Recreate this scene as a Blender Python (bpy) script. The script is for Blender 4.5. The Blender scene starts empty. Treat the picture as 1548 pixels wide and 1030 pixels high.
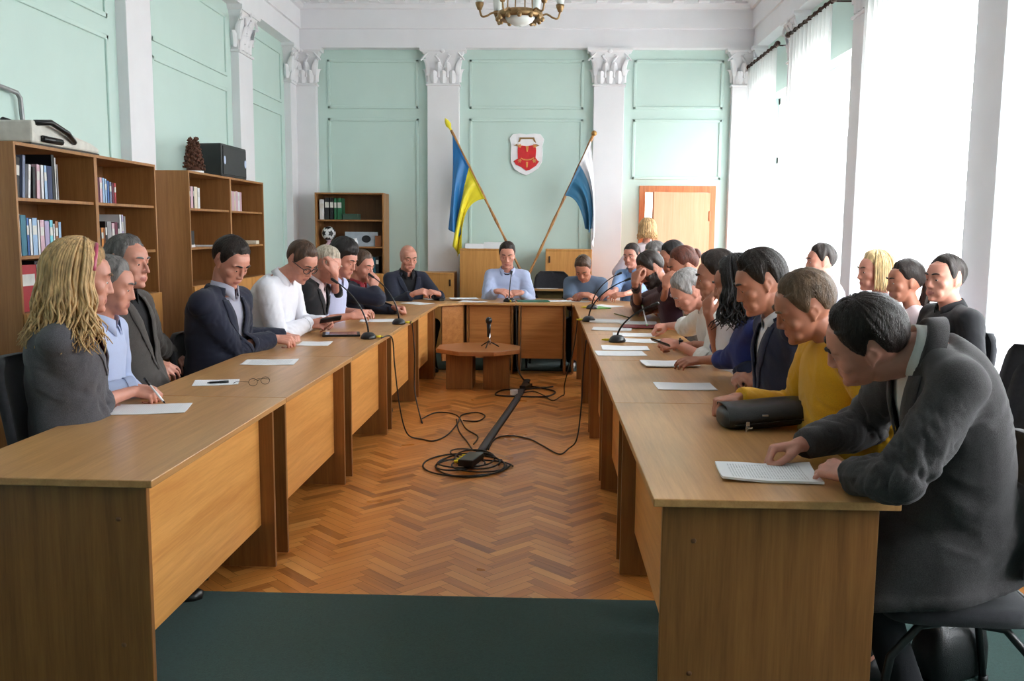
import bpy, bmesh, math, random
import numpy as np
from mathutils import Vector, Matrix
from mathutils.bvhtree import BVHTree

random.seed(7)
RNG = np.random.default_rng(7)
PI = math.pi
sc = bpy.context.scene
COL = sc.collection

# ------------------------------------------------------------------ camera
F_PX, CAM_H = 1376.0, 1.5
PITCH = math.atan(168 / F_PX)
YAW = math.atan(46 / math.hypot(F_PX, 168))
ROLL = 0.008
CAM_R = Matrix.Rotation(YAW, 3, 'Z') @ Matrix.Rotation(PI / 2 - PITCH, 3, 'X') @ Matrix.Rotation(ROLL, 3, 'Z')
CAM_P = Vector((0, 0, CAM_H))
cd = bpy.data.cameras.new('camera')
cam = bpy.data.objects.new('camera', cd)
COL.objects.link(cam)
cd.sensor_width = 36
cd.lens = F_PX / 1548 * 36
cd.clip_start = 0.05
cam.matrix_world = Matrix.Translation(CAM_P) @ CAM_R.to_4x4()
sc.camera = cam


def ray(x, y):
    return CAM_R @ Vector((x - 774, 515 - y, -F_PX))


def onz(x, y, z):
    d = ray(x, y)
    return CAM_P + d * ((z - CAM_H) / d.z)


def ony(x, y, Y):
    d = ray(x, y)
    return CAM_P + d * (Y / d.y)


def onx(x, y, X):
    d = ray(x, y)
    return CAM_P + d * (X / d.x)


# ------------------------------------------------------------------ materials
MATS = {}


def srgb(r, g, b):
    def f(c):
        c /= 255.0
        return c / 12.92 if c <= 0.04045 else ((c + 0.055) / 1.055) ** 2.4
    return (f(r), f(g), f(b), 1)


def mat(name, col, rough=0.6, metal=0.0, var=0.12, scale=18.0, bump=0.0, bscale=120.0, stretch=(1, 1, 1), spec=0.5, sheen=0.0, sss=0.0):
    """Principled material whose base colour is broken up by procedural noise."""
    if name in MATS:
        return MATS[name]
    m = bpy.data.materials.new(name)
    m.use_nodes = True
    nt = m.node_tree
    b = nt.nodes['Principled BSDF']
    b.inputs['Roughness'].default_value = rough
    b.inputs['Metallic'].default_value = metal
    b.inputs['Specular IOR Level'].default_value = spec
    if sheen:
        b.inputs['Sheen Weight'].default_value = sheen
    if sss:
        b.inputs['Subsurface Weight'].default_value = sss
        b.inputs['Subsurface Radius'].default_value = (0.012, 0.005, 0.003)
        b.inputs['Subsurface Scale'].default_value = 0.6
    tc = nt.nodes.new('ShaderNodeTexCoord')
    mp = nt.nodes.new('ShaderNodeMapping')
    mp.inputs['Scale'].default_value = stretch
    nt.links.new(tc.outputs['Object'], mp.inputs['Vector'])
    nz = nt.nodes.new('ShaderNodeTexNoise')
    nz.inputs['Scale'].default_value = scale
    nz.inputs['Detail'].default_value = 4
    nt.links.new(mp.outputs['Vector'], nz.inputs['Vector'])
    rp = nt.nodes.new('ShaderNodeValToRGB')
    c = col
    rp.color_ramp.elements[0].position = 0.3
    rp.color_ramp.elements[1].position = 0.7
    rp.color_ramp.elements[0].color = (c[0] * (1 - var), c[1] * (1 - var), c[2] * (1 - var), 1)
    rp.color_ramp.elements[1].color = (min(1, c[0] * (1 + var)), min(1, c[1] * (1 + var)), min(1, c[2] * (1 + var)), 1)
    nt.links.new(nz.outputs['Fac'], rp.inputs['Fac'])
    nt.links.new(rp.outputs['Color'], b.inputs['Base Color'])
    if bump:
        n2 = nt.nodes.new('ShaderNodeTexNoise')
        n2.inputs['Scale'].default_value = bscale
        n2.inputs['Detail'].default_value = 3
        nt.links.new(mp.outputs['Vector'], n2.inputs['Vector'])
        bp = nt.nodes.new('ShaderNodeBump')
        bp.inputs['Strength'].default_value = bump
        bp.inputs['Distance'].default_value = 0.004
        nt.links.new(n2.outputs['Fac'], bp.inputs['Height'])
        nt.links.new(bp.outputs['Normal'], b.inputs['Normal'])
    MATS[name] = m
    return m


def wood(name, axis, light, dark, rough=0.35, scale=26.0, coat=0.0):
    """Wood veneer with its grain along one object axis."""
    if name in MATS:
        return MATS[name]
    m = bpy.data.materials.new(name)
    m.use_nodes = True
    nt = m.node_tree
    b = nt.nodes['Principled BSDF']
    b.inputs['Roughness'].default_value = rough
    b.inputs['Coat Weight'].default_value = coat
    tc = nt.nodes.new('ShaderNodeTexCoord')
    mp = nt.nodes.new('ShaderNodeMapping')
    st = [1.0, 1.0, 1.0]
    st['xyz'.index(axis)] = 0.05
    mp.inputs['Scale'].default_value = st
    nt.links.new(tc.outputs['Object'], mp.inputs['Vector'])
    n1 = nt.nodes.new('ShaderNodeTexNoise')
    n1.inputs['Scale'].default_value = scale
    n1.inputs['Detail'].default_value = 6
    n1.inputs['Roughness'].default_value = 0.65
    n1.inputs['Distortion'].default_value = 0.4
    nt.links.new(mp.outputs['Vector'], n1.inputs['Vector'])
    n2 = nt.nodes.new('ShaderNodeTexNoise')
    n2.inputs['Scale'].default_value = scale * 7
    n2.inputs['Detail'].default_value = 2
    nt.links.new(mp.outputs['Vector'], n2.inputs['Vector'])
    mx = nt.nodes.new('ShaderNodeMath')
    mx.operation = 'MULTIPLY_ADD'
    mx.inputs[1].default_value = 0.35
    nt.links.new(n2.outputs['Fac'], mx.inputs[0])
    nt.links.new(n1.outputs['Fac'], mx.inputs[2])
    rp = nt.nodes.new('ShaderNodeValToRGB')
    rp.color_ramp.elements[0].position = 0.48
    rp.color_ramp.elements[1].position = 0.86
    rp.color_ramp.elements[0].color = dark
    rp.color_ramp.elements[1].color = light
    nt.links.new(mx.outputs[0], rp.inputs['Fac'])
    nt.links.new(rp.outputs['Color'], b.inputs['Base Color'])
    MATS[name] = m
    return m


# ------------------------------------------------------------------ mesh helpers
def nrm(v):
    v = np.asarray(v, float)
    return v / (np.linalg.norm(v) + 1e-12)


def frame_for(d, hint=(0, 0, 1)):
    d = nrm(d)
    h = np.asarray(hint, float)
    if abs(np.dot(d, nrm(h))) > 0.97:
        h = np.array([1.0, 0, 0]) if abs(d[0]) < 0.9 else np.array([0, 1.0, 0])
    a = nrm(np.cross(h, d))
    return a, np.cross(d, a), d


class MB:
    """Collects shapes; build() links them as ONE mesh object."""

    def __init__(self):
        self.v, self.f, self.mi, self.n = [], [], [], 0

    def add(self, V, Fs, mi=0):
        V = np.asarray(V, float).reshape(-1, 3)
        self.v.append(V)
        for q in Fs:
            self.f.append(tuple(int(i) + self.n for i in q))
            self.mi.append(mi)
        self.n += len(V)
        return self

    def box(self, c, s, rz=0, mi=0, M=None):
        x, y, z = s[0] / 2, s[1] / 2, s[2] / 2
        V = np.array([(-x, -y, -z), (x, -y, -z), (x, y, -z), (-x, y, -z), (-x, -y, z), (x, -y, z), (x, y, z), (-x, y, z)])
        if rz:
            ca, sa = math.cos(rz), math.sin(rz)
            V = V @ np.array([[ca, sa, 0], [-sa, ca, 0], [0, 0, 1]])
        if M is not None:
            V = V @ np.array(M).T
        V = V + np.asarray(c, float)
        return self.add(V, [(0, 3, 2, 1), (4, 5, 6, 7), (0, 1, 5, 4), (1, 2, 6, 5), (2, 3, 7, 6), (3, 0, 4, 7)], mi)

    def bx(self, x0, x1, y0, y1, z0, z1, mi=0):
        return self.box(((x0 + x1) / 2, (y0 + y1) / 2, (z0 + z1) / 2), (abs(x1 - x0), abs(y1 - y0), abs(z1 - z0)), 0, mi)

    def loft(self, rings, caps=True, mi=0, closed=True):
        rings = [np.asarray(r, float) for r in rings]
        n = len(rings[0])
        V = np.concatenate(rings)
        Fs = []
        for i in range(len(rings) - 1):
            for j in range(n if closed else n - 1):
                k = (j + 1) % n
                Fs.append((i * n + j, i * n + k, (i + 1) * n + k, (i + 1) * n + j))
        if caps:
            m = len(V)
            V = np.concatenate([V, [rings[0].mean(0)], [rings[-1].mean(0)]])
            for j in range(n):
                k = (j + 1) % n
                Fs.append((m, k, j))
                Fs.append((m + 1, (len(rings) - 1) * n + j, (len(rings) - 1) * n + k))
        return self.add(V, Fs, mi)

    def cone(self, p0, p1, r0, r1=None, n=14, mi=0):
        r1 = r0 if r1 is None else r1
        p0, p1 = np.asarray(p0, float), np.asarray(p1, float)
        a, b, d = frame_for(p1 - p0)
        t = np.linspace(0, 2 * PI, n, endpoint=False)[:, None]
        u = np.cos(t) * a + np.sin(t) * b
        return self.loft([p0 + u * r0, p1 + u * r1], mi=mi)

    def capsule(self, p0, p1, r0, r1=None, n=12, m=4, mi=0, sq=None):
        r1 = r0 if r1 is None else r1
        p0, p1 = np.asarray(p0, float), np.asarray(p1, float)
        a, b, d = frame_for(p1 - p0 + np.array([0, 0, 1e-9]))
        t = np.linspace(0, 2 * PI, n, endpoint=False)[:, None]
        u = np.cos(t) * a + np.sin(t) * b
        rings = []
        for i in range(m):
            q = -PI / 2 + (i + 0.35) / m * PI / 2
            rings.append(p0 + d * r0 * math.sin(q) + u * r0 * math.cos(q))
        rings.append(p0 + u * r0)
        rings.append(p1 + u * r1)
        for i in range(m):
            q = (i + 0.65) / m * PI / 2
            rings.append(p1 + d * r1 * math.sin(q) + u * r1 * math.cos(q))
        return self.loft(rings, mi=mi)

    def ell(self, c, r, R=None, n=16, m=10, mi=0):
        rings = []
        t = np.linspace(0, 2 * PI, n, endpoint=False)
        for i in range(1, m):
            q = -PI / 2 + PI * i / m
            V = np.stack([np.cos(t) * math.cos(q) * r[0], np.sin(t) * math.cos(q) * r[1], np.full(n, math.sin(q) * r[2])], 1)
            if R is not None:
                V = V @ np.asarray(R).T
            rings.append(V + np.asarray(c, float))
        return self.loft(rings, mi=mi)

    def tube(self, pts, r, n=8, mi=0, caps=True):
        P = np.asarray([tuple(p) for p in pts], float)
        k = len(P)
        rr = np.full(k, r) if np.isscalar(r) else np.asarray(r, float)
        T = np.gradient(P, axis=0)
        t = np.linspace(0, 2 * PI, n, endpoint=False)[:, None]
        a, b, d = frame_for(T[0])
        rings = []
        for i in range(k):
            d = nrm(T[i])
            a = nrm(a - d * np.dot(a, d))
            b = np.cross(d, a)
            rings.append(P[i] + (np.cos(t) * a + np.sin(t) * b) * rr[i])
        return self.loft(rings, caps=caps, mi=mi)

    def lathe(self, prof, c=(0, 0, 0), n=24, mi=0):
        t = np.linspace(0, 2 * PI, n, endpoint=False)
        rings = [np.stack([np.cos(t) * r, np.sin(t) * r, np.full(n, z)], 1) + np.asarray(c, float) for r, z in prof]
        return self.loft(rings, mi=mi)

    def prism(self, poly, z0, z1, M=None, c=(0, 0, 0), mi=0):
        P = np.asarray(poly, float)
        n = len(P)
        V = np.concatenate([np.c_[P, np.full(n, z0)], np.c_[P, np.full(n, z1)]])
        if M is not None:
            V = V @ np.asarray(M, float).T
        V = V + np.asarray(c, float)
        Fs = [tuple(range(n))[::-1], tuple(range(n, 2 * n))]
        for i in range(n):
            j = (i + 1) % n
            Fs.append((i, j, n + j, n + i))
        return self.add(V, Fs, mi)

    def grid(self, G, mi=0, wrap=False):
        G = np.asarray(G, float)
        a, b = G.shape[:2]
        Fs = []
        for i in range(a - 1):
            for j in range(b if wrap else b - 1):
                k = (j + 1) % b
                Fs.append((i * b + j, i * b + k, (i + 1) * b + k, (i + 1) * b + j))
        return self.add(G.reshape(-1, 3), Fs, mi)

    def build(self, name, mats, parent=None, smooth=False, bevel=0.0, solid=0.0, origin=None, sub=0, fix=True):
        V = np.concatenate(self.v)
        if origin is not None:
            V = V - np.asarray(origin, float)
        me = bpy.data.meshes.new(name)
        me.from_pydata(V.tolist(), [], self.f)
        for m in (mats if isinstance(mats, (list, tuple)) else [mats]):
            me.materials.append(m)
        me.polygons.foreach_set('material_index', self.mi)
        if fix:
            bm = bmesh.new()
            bm.from_mesh(me)
            bmesh.ops.recalc_face_normals(bm, faces=bm.faces)
            bm.to_mesh(me)
            bm.free()
        if smooth:
            me.polygons.foreach_set('use_smooth', [True] * len(me.polygons))
        o = bpy.data.objects.new(name, me)
        COL.objects.link(o)
        if parent is not None:
            o.parent = parent
        if bevel:
            b = o.modifiers.new('bevel', 'BEVEL')
            b.width = bevel
            b.segments = 2
            b.limit_method = 'ANGLE'
        if solid:
            s = o.modifiers.new('solid', 'SOLIDIFY')
            s.thickness = solid
            s.offset = 0
        if sub:
            s = o.modifiers.new('sub', 'SUBSURF')
            s.levels = s.render_levels = sub
        return o


def tag(o, label=None, cat=None, group=None, kind=None):
    if label:
        o['label'] = label
    if cat:
        o['category'] = cat
    if group:
        o['group'] = group
    if kind:
        o['kind'] = kind
    return o


def thing(name, label, cat, loc=(0, 0, 0), rz=0, group=None):
    o = bpy.data.objects.new(name, None)
    COL.objects.link(o)
    o.empty_display_size = 0.05
    o.location = tuple(loc)
    o.rotation_euler = (0, 0, rz)
    return tag(o, label, cat, group)


def struct(mb, name, m, parent=None, **k):
    o = mb.build(name, m, parent, **k)
    if parent is None:
        o['kind'] = 'structure'
    return o


def dup(root, loc, rz, label, group=None):
    r = root.copy()
    COL.objects.link(r)
    r.location = tuple(loc)
    r.rotation_euler = (0, 0, rz)
    r['label'] = label
    if group:
        r['group'] = group
    for ch in list(root.children):
        c = ch.copy()
        COL.objects.link(c)
        c.parent = r
        for g in ch.children:
            d = g.copy()
            COL.objects.link(d)
            d.parent = c
    return r


def vnoise(P, seed=0):
    """Smooth value noise in [-1, 1] at the rows of P."""
    P = np.asarray(P, float) + seed * 17.31
    I = np.floor(P).astype(np.int64)
    f = P - I
    f = f * f * (3 - 2 * f)

    def h(i, j, k):
        n = (i * 374761393 + j * 668265263 + k * 2147483647 + seed * 1274126177) & 0xFFFFFFFF
        n = ((n ^ (n >> 13)) * 1274126177) & 0xFFFFFFFF
        return ((n ^ (n >> 16)) & 0xFFFF) / 32767.5 - 1
    i, j, k = I[:, 0], I[:, 1], I[:, 2]
    x, y, z = f[:, 0], f[:, 1], f[:, 2]
    r = 0
    for a in (0, 1):
        for b in (0, 1):
            for c in (0, 1):
                r = r + h(i + a, j + b, k + c) * (x if a else 1 - x) * (y if b else 1 - y) * (z if c else 1 - z)
    return r
# ------------------------------------------------------------------ people
SKIN = {
    'fair': mat('skin fair', srgb(214, 160, 136), 0.5, var=0.06, scale=30, bump=0.05, bscale=260, sss=0.08),
    'pink': mat('skin pink', srgb(200, 138, 118), 0.48, var=0.07, scale=30, bump=0.05, bscale=260, sss=0.08),
    'tan': mat('skin tan', srgb(176, 116, 92), 0.5, var=0.06, scale=30, bump=0.05, bscale=260, sss=0.08),
}
LIP = mat('lips', srgb(170, 104, 94), 0.45, var=0.08)
LIPRED = mat('lips red', srgb(170, 60, 66), 0.35, var=0.08)
EYEW = mat('eye white', srgb(225, 220, 214), 0.25, var=0.03)
IRIS = mat('eye iris', srgb(58, 44, 36), 0.2, var=0.2)
TROUSER = mat('dark trouser cloth', srgb(38, 38, 44), 0.85, var=0.15, bump=0.2, bscale=300)
SHOE = mat('black shoe leather', srgb(20, 19, 19), 0.35, var=0.2)


def hair_mat(name, c, rough=0.45):
    return mat(name, c, rough, var=0.42, scale=70, stretch=(1, 1, 0.22), bump=0.7, bscale=230, spec=0.35)


HAIR = {
    'dark': hair_mat('dark brown hair', srgb(40, 31, 27)),
    'black': hair_mat('black hair', srgb(28, 24, 24)),
    'brown': hair_mat('brown hair', srgb(74, 55, 42)),
    'light': hair_mat('light brown hair', srgb(104, 82, 62)),
    'red': hair_mat('reddish brown hair', srgb(88, 46, 34)),
    'grey': hair_mat('grey hair', srgb(150, 146, 144)),
    'darkgrey': hair_mat('dark grey hair', srgb(104, 100, 98)),
    'salt': hair_mat('pale grey blond hair', srgb(176, 164, 146)),
    'blonde': hair_mat('blonde hair', srgb(196, 160, 112)),
    'paleblonde': hair_mat('pale blonde hair', srgb(222, 190, 140)),
}


def fuse(mb, voxel, smooth=2):
    """Union of the closed shapes in mb as one continuous surface: (vertices, polygons)."""
    o = mb.build('fuse_tmp', [LIP])
    r = o.modifiers.new('r', 'REMESH')
    r.mode = 'VOXEL'
    r.voxel_size = voxel
    r.adaptivity = 0
    dg = bpy.context.evaluated_depsgraph_get()
    me = bpy.data.meshes.new_from_object(o.evaluated_get(dg))
    nv = len(me.vertices)
    V = np.empty(nv * 3)
    me.vertices.foreach_get('co', V)
    V = V.reshape(-1, 3)
    npoly = len(me.polygons)
    lt = np.empty(npoly, int)
    me.polygons.foreach_get('loop_total', lt)
    lv = np.empty(len(me.loops), int)
    me.loops.foreach_get('vertex_index', lv)
    off = np.r_[0, np.cumsum(lt)]
    polys = [tuple(lv[off[i]:off[i + 1]]) for i in range(npoly)]
    ne = len(me.edges)
    E = np.empty(ne * 2, int)
    me.edges.foreach_get('vertices', E)
    E = E.reshape(-1, 2)
    deg = np.bincount(E.ravel(), minlength=nv)[:, None].clip(1)
    for _ in range(smooth):
        A = np.zeros_like(V)
        np.add.at(A, E[:, 0], V[E[:, 1]])
        np.add.at(A, E[:, 1], V[E[:, 0]])
        V = V * 0.45 + A / deg * 0.55
    old = o.data
    bpy.data.objects.remove(o)
    bpy.data.meshes.remove(old)
    bpy.data.meshes.remove(me)
    return V, polys


def normals(V, polys):
    N = np.zeros_like(V)
    Q = np.array([p if len(p) == 4 else (p[0], p[1], p[2], p[2]) for p in polys])
    fn = np.cross(V[Q[:, 2]] - V[Q[:, 0]], V[Q[:, 3]] - V[Q[:, 1]])
    for k in range(4):
        np.add.at(N, Q[:, k], fn)
    return N / (np.linalg.norm(N, axis=1)[:, None] + 1e-12)


def from_arrays(name, V, polys, mats, root, mi=None, org=(0, 0, 0), smooth=True, solid=0.0):
    me = bpy.data.meshes.new(name)
    used = np.zeros(len(V), bool)
    for p in polys:
        for i in p:
            used[i] = True
    idx = np.cumsum(used) - 1
    me.from_pydata((V[used] - np.asarray(org, float)).tolist(), [], [tuple(int(idx[i]) for i in p) for p in polys])
    for m in (mats if isinstance(mats, (list, tuple)) else [mats]):
        me.materials.append(m)
    if mi is not None:
        me.polygons.foreach_set('material_index', [int(q) for q in mi])
    me.polygons.foreach_set('use_smooth', [smooth] * len(me.polygons))
    o = bpy.data.objects.new(name, me)
    COL.objects.link(o)
    o.parent = root
    if solid:
        s = o.modifiers.new('solid', 'SOLIDIFY')
        s.thickness = solid
        s.offset = 0.6
    return o


def rotm(axis, a):
    return np.array(Matrix.Rotation(a, 3, axis))


CURL = {
    'relaxed': ((22, 28, 16), (26, 34, 18), (30, 38, 20), (34, 40, 22)),
    'flat': ((6, 10, 6), (6, 12, 6), (8, 14, 8), (10, 16, 8)),
    'fist': ((62, 88, 50), (66, 92, 50), (70, 94, 50), (72, 94, 50)),
    'pen': ((48, 52, 22), (58, 66, 32), (68, 78, 40), (74, 84, 40)),
    'pinch': ((52, 46, 26), (60, 52, 30), (62, 62, 36), (60, 70, 36)),
    'hold': ((36, 58, 34), (42, 62, 36), (46, 64, 38), (48, 64, 38)),
}


def hand(mb, W, d, n, side, pose, s, fat=1.0):
    d = nrm(d)
    n = nrm(n - d * np.dot(n, d))
    l = np.cross(n, d) if side > 0 else np.cross(d, n)   # towards the thumb
    kn = [(.088, .029), (.092, .009), (.086, -.012), (.077, -.031)]
    rt = [.012, .004, -.006, -.016]
    ln = [(.044, .026, .021), (.049, .030, .022), (.045, .028, .021), (.035, .021, .018)]
    rr = [.0096, .0098, .0093, .0082]
    for i in range(4):
        K = W + (d * kn[i][0] + l * kn[i][1]) * s
        B = W + (l * rt[i] + d * .008) * s
        mb.capsule(B, K, .0155 * s * fat, .0115 * s * fat, n=10, m=3)
        dirn = nrm(d + l * (.16, .03, -.09, -.2)[i])
        p = K
        a = 0
        for j in range(3):
            a += math.radians(CURL[pose][i][j])
            v = dirn * math.cos(a) - n * math.sin(a)
            q = p + v * ln[i][j] * s
            r0 = rr[i] * (1 - .09 * j) * s * fat
            mb.capsule(p, q, r0, r0 * .9, n=9, m=3)
            p = q
    b = W + (d * .02 + l * .014 - n * .006) * s
    op = .5 if pose in ('fist', 'pen', 'pinch', 'hold') else .2
    t1 = b + (d * .034 + l * .030 - n * (.010 + .02 * op)) * s
    t2 = t1 + (d * .028 + l * (.014 - .02 * op) - n * (.004 + .02 * op)) * s
    t3 = t2 + (d * .024 + l * (.002 - .022 * op) - n * (.002 + .012 * op)) * s
    mb.capsule(b, t1, .017 * s * fat, .013 * s * fat, n=10, m=3)
    mb.capsule(t1, t2, .0125 * s * fat, .0105 * s * fat, n=9, m=3)
    mb.capsule(t2, t3, .0108 * s * fat, .0085 * s * fat, n=9, m=3)


def face_rings(s, fem):
    k = .95 if fem else 1.0
    Z = [(.085, .074, -.05, .060), (.060, .089, -.06, .068), (.036, .0945, -.06, .0705), (.012, .0865, -.055, .0695), (-.012, .0875, -.045, .0685),
         (-.034, .089, -.035, .0645), (-.055, .0905, -.025, .0575), (-.072, .088, -.015, .0505), (-.088, .086, 0.0, .042), (-.103, .083, .018, .031), (-.114, .074, .03, .018)]
    out = []
    t = np.linspace(0, 2 * PI, 28, endpoint=False)
    for z, yf, yb, w in Z:
        c, q = np.cos(t), np.sin(t)
        e = 2 / 2.35
        x = np.sign(c) * np.abs(c) ** e * w * k
        y = np.sign(q) * np.abs(q) ** e
        y = np.where(y > 0, y * (yf - .02), y * (.02 - yb)) + .02
        out.append(np.stack([x, y, np.full(28, z)], 1) * s)
    return out


def skull(mb, L, s, fem=False):
    R, c = L
    k = .96 if fem else 1.0
    mb.ell(c + R @ np.array((0, -.014, .032)) * s, np.array((.0755 * k, .098, .095)) * s, R, n=28, m=18)
    mb.loft([r @ R.T + c for r in face_rings(s, fem)])


def head(mb, L, s, fem=False, lids=0.6, nose=1.0, ears=True):
    R, c = L

    def P(x, y, z):
        return c + R @ (np.array((x, y, z)) * s)
    skull(mb, L, s, fem)
    br = .0105 if not fem else .008
    for k in (-1, 1):
        mb.capsule(P(.050 * k, .073, .031), P(.014 * k, .0885, .029), br * s, br * s, n=8, m=3)
        mb.ell(P(.040 * k, .0545, -.018), np.array((.030, .0265, .027)) * s, R)
        mb.ell(P(.0315 * k, .0760, .0118 + .0005 * (1 - lids) * 6), np.array((.0158, .0130, .0112)) * s, R)     # upper lid
        mb.ell(P(.0315 * k, .0748, -.0022), np.array((.0145, .0118, .0072)) * s, R)                   # lower lid
        mb.ell(P(.0118 * k, .0945, -.0325), np.array((.0080, .0115, .0080)) * s, R)                # nostril wing
        mb.ell(P(.028 * k, .060, -.064), np.array((.026, .0235, .028)) * s, R)
        if ears:
            pts = [P(.0715 * k + .006 * k * math.sin(q), -.006 - .0165 * math.cos(q) * (1 if q < 3.6 else .8), .004 + .029 * math.sin(q)) for q in np.linspace(-.9, 4.3, 11)]
            pts = [P(.0685 * k + .0085 * k * math.cos((q - 1.9) * .5) ** 2 * 1.0, -.014 - .0130 * math.cos(q), .001 + .0245 * math.sin(q)) for q in np.linspace(-.3, 4.4, 12)]
            for a, b in zip(pts[:-1], pts[1:]):
                mb.capsule(a, b, .0044 * s, .0044 * s, n=7, m=2)
            mb.ell(P(.0710 * k, -.014, 0), np.array((.0044, .0135, .0225)) * s, R @ rotm('Z', -.35 * k))
            mb.ell(P(.0712 * k, -.006, -.0265), np.array((.0050, .0065, .0075)) * s, R)
    mb.capsule(P(0, .0885, .018), P(0, .1015 + .008 * (nose - 1) * 4, -.021), .0075 * s, .0098 * s, n=10, m=3)
    mb.ell(P(0, .1030 + .008 * (nose - 1) * 4, -.0295), np.array((.0112, .0118, .0100)) * s, R)
    for z, r, y in ((-.0605, .0055, .0905), (-.0705, .0064, .0885)):
        a = [P(x, y - 7.0 * x * x * (1 if not fem else .9) * 1.4, z + (.0012 if abs(x) < .006 and z > -.065 else 0)) for x in np.linspace(-.0235, .0235, 7)]
        for i in range(6):
            q0 = 1 - abs(i - 3) / 3 * .55
            q1 = 1 - abs(i + 1 - 3) / 3 * .55
            mb.capsule(a[i], a[i + 1], r * s * q0, r * s * q1, n=8, m=2)
    mb.ell(P(0, .079, -.098), np.array((.020, .0155, .0145)) * s, R)


HL_MEN = [(0, 38), (25, 39), (40, 34), (52, 20), (60, 6), (68, -6), (78, -14), (84, -8), (89, 12), (96, 23), (106, 20), (114, -2), (122, -20), (150, -38), (180, -42)]


def interp_hl(tab, phi):
    x = np.array([p[0] for p in tab], float)
    y = np.array([p[1] for p in tab], float)
    return np.interp(np.abs(phi), x, y)


def hair_cap(L, s, bvh, hl, top, side, root, org, m, nphi=72, nt=22, ridge=.0022, seed=0, strands=0, sweep=0.0, name='hair', slen=.03, swidth=.0013):
    R, c = L
    o0 = np.array((0, -.012, .020)) * s
    cw = c + R @ o0
    ph = np.linspace(-180, 180, nphi, endpoint=False)
    G = np.zeros((nt, nphi, 3))
    Dn = np.zeros((nt, nphi, 3))
    TH = np.zeros((nt, nphi))
    h = interp_hl(hl, ph) + 2.0 * vnoise(np.c_[ph / 7.0, ph * 0, ph * 0], seed) + 1.8 * vnoise(np.c_[ph / 2.6, ph * 0 + 5, ph * 0], seed)
    for i in range(nt):
        t = (i + .02) / (nt - 1)
        el = np.radians(90 + (h - 90) * t)
        pr = np.radians(ph)
        d = np.stack([np.sin(pr) * np.cos(el), np.cos(pr) * np.cos(el), np.sin(el)], 1)
        dw = d @ R.T
        for j in range(nphi):
            hit = bvh.ray_cast(Vector(cw + dw[j] * .3 * s), Vector(-dw[j]))
            G[i, j] = hit[0] if hit[0] is not None else cw + dw[j] * .09 * s
        Dn[i] = dw
        e = np.clip((1 - t) / .40, 0, 1) ** .8
        e = e * e * (3 - 2 * e)
        up = np.clip((np.degrees(el) - 5) / 60, 0, 1)
        th = (side + (top - side) * up) * s * e + (.0012 - .003 * max(0, (t - .96) / .04)) * s
        n1 = vnoise(np.stack([ph / 5.5 + sweep * t * 14, np.full(nphi, t * 2.2), np.full(nphi, 3.1)], 1), seed)
        n2 = vnoise(np.stack([ph / 16 + sweep * t * 6, np.full(nphi, t * 3), np.full(nphi, 7.7)], 1), seed + 3)
        th = th + (ridge * n1 + ridge * 1.3 * n2) * s * np.clip(e * 1.4, 0, 1)
        TH[i] = th
    V = G + Dn * TH[..., None]
    mb = MB()
    mb.grid(V, wrap=True)
    k = mb.n
    mb.add([V[0].mean(0)], [])
    for j in range(nphi):
        mb.f.append((j, k, (j + 1) % nphi))
        mb.mi.append(0)
    if strands:
        rg = np.random.default_rng(seed + 11)
        for _ in range(strands):
            i = rg.random() ** .6 * (nt - 4)
            j = rg.integers(nphi)
            i0 = int(i)
            st = max(2, int(slen / .012))
            pts = []
            jj = float(j)
            for q in range(st + 1):
                a = min(nt - 1, i0 + q)
                jj += sweep * 1.4 + rg.normal() * .35
                p = V[a, int(jj) % nphi]
                pts.append(p + Dn[a, int(jj) % nphi] * (.0015 + .0025 * q / st * rg.random() - .001 * (a > nt - 3)) * s)
            P = np.array(pts)
            T = nrm(P[-1] - P[0])
            w = np.cross(T, Dn[i0, j])
            w = nrm(w) * swidth * s
            rows = np.stack([np.stack([P[q] - w * (1 - q / st * .9), P[q] + w * (1 - q / st * .9)]) for q in range(st + 1)])
            mb.grid(rows)
    return mb.build(name, m, root, smooth=True, origin=org, fix=True)


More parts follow.
